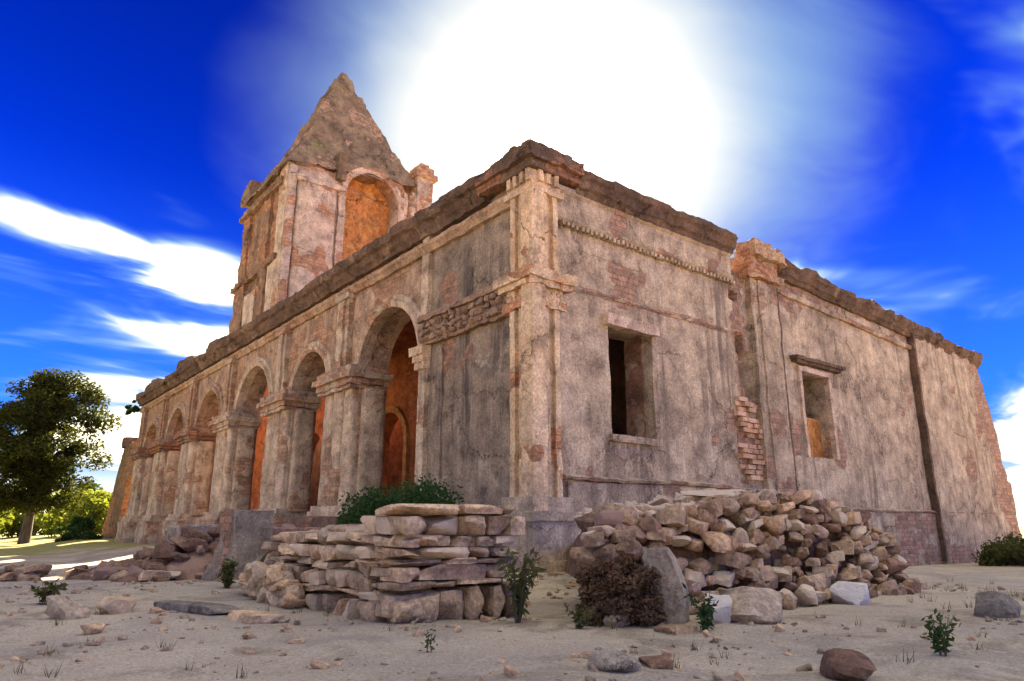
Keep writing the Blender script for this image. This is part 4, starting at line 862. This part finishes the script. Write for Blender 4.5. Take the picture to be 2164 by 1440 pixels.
def bush(name, label, base, W, D, H, nclump, per, lsz, mat, seed, cat='bush', group=None, stems=True):
    global rng; rng = np.random.default_rng(seed); rs = random.Random(seed)
    t = tag(empty(name, base), label, cat, group); cs_, rs_ = [], []; m = MB()
    for k in range(nclump):
        a = rs.uniform(0, 6.283); v = rs.random() ** 0.5; hh = H * (0.15 + 0.75 * rs.random()) * (1 - 0.45 * v * v)
        cs_.append((W / 2 * v * math.cos(a), D / 2 * v * math.sin(a), hh)); rs_.append(max(W, H) * rs.uniform(0.08, 0.16))
        if stems: m.tube([(cs_[-1][0] * 0.2, cs_[-1][1] * 0.2, -0.05), (cs_[-1][0] * 0.6, cs_[-1][1] * 0.6, hh * 0.6), cs_[-1]], [0.012 * H + 0.004, 0.008 * H + 0.003, 0.003], 5)
    if stems: m.build('stem', M_bark, t, weld=False)
    m = MB(); C = clumps(np.array(cs_), np.array(rs_), per, 0.8); leaves(m, C, len(C), lsz); m.build('foliage', mat, t, weld=False, smooth=False); return t
bush('bush', 'dark green bush growing on the terrace behind the dry stone wall', (0.3, -3.6, 0.72), 3.1, 1.4, 1.15, 60, 130, 0.045, L_dark, 11)
bush('bush', 'brown dry bush in front of the rubble heap', (6.15, -4.0, gz(6.15, -4.0)), 0.95, 0.85, 0.8, 80, 230, 0.028, L_dry, 12)
bush('bush', 'brownish green shrub by the far right end of the side wall', (2.8, 21.0, -0.6), 3.0, 2.4, 1.55, 60, 110, 0.075, L_weed, 13)
bush('bush', 'yellow green bush on the sunlit ground right of the dark tree', (-69, 0.8, -0.3), 7, 7, 5.6, 45, 120, 0.22, L_lit, 14)
bush('bush', 'yellow green bush behind the trunk of the dark tree', (-86, -1.5, -0.3), 8, 8, 6.5, 45, 120, 0.26, L_lit, 15)
bush('bush', 'bluish green bush far behind the left tree', (-125, 8, -0.3), 16, 8, 8.0, 45, 100, 0.35, L_dark, 16)
bush('bush', 'low dark bush at the end of the far wing', (-52, -1.6, -0.4), 3.0, 3, 2.6, 30, 110, 0.12, L_dark, 17)
bush('bush', 'broad yellow green bush at the left edge behind the tree', (-80, -8.5, -0.3), 10, 8, 5.5, 45, 120, 0.26, L_lit, 18)
def weed(label, x, y, h, n, seed, mat=L_weed, spread=0.5, lf=0.05):
    global rng; rng = np.random.default_rng(seed); rs = random.Random(seed)
    t = tag(empty('weed', (x, y, gz(x, y))), label, 'weed'); ms = MB(); ml = MB(); P = []
    for k in range(n):
        a = rs.uniform(0, 6.283); hh = h * rs.uniform(0.5, 1.0); s_ = spread * hh * rs.uniform(0.2, 1)
        pts = [(0.02 * math.cos(a), 0.02 * math.sin(a), -0.02), (s_ * 0.35 * math.cos(a), s_ * 0.35 * math.sin(a), hh * 0.55), (s_ * math.cos(a + 0.3), s_ * math.sin(a + 0.3), hh)]
        ms.tube(pts, [0.008 * h + 0.003, 0.006 * h + 0.002, 0.002], 5)
        for q in range(16): u = rs.uniform(0.2, 1); i = 0 if u < 0.55 else 1; f = (u - (0, 0.55)[i]) / (0.55, 0.45)[i]; P.append([pts[i][c] + (pts[i + 1][c] - pts[i][c]) * f + rs.gauss(0, 0.025) for c in range(3)])
    ms.build('stem', M_bark, t, weld=False); leaves(ml, np.array(P), len(P), lf, long=1.3); ml.build('foliage', mat, t, weld=False, smooth=False)
weed('tall grey green weed before the corner pedestal', 5.6, -5.0, 0.85, 14, 21, lf=0.045)
weed('green weed at the foot of the grey stone post', 7.2, -3.85, 0.42, 10, 22, L_dark, 0.6, 0.035)
weed('upright green weed on the near right ground', 9.3, -3.55, 0.34, 9, 23, L_dark, 0.5, 0.028)
weed('thin dark weed stem on the near centre ground', 6.6, -6.75, 0.2, 3, 24, L_weed, 0.3, 0.02)
weed('low olive weed between the pedestal weed and the dry bush', 6.3, -4.75, 0.22, 9, 25, L_weed, 0.9, 0.03)
weed('grey green weed against the left stone wall end', -0.2, -6.3, 0.5, 12, 26, L_weed, 0.6, 0.05)
weed('dark weed tuft at the lower left ground', 1.0, -8.9, 0.3, 10, 27, L_weed, 0.9, 0.04)
# roof plants on the far broken cornice
bush('roof_plant', 'green tuft hanging from the far end of the ruined roofline', (-43.9, -0.5, 8.6), 1.2, 0.8, 1.2, 16, 70, 0.10, L_dark, 31, 'plant', stems=False)
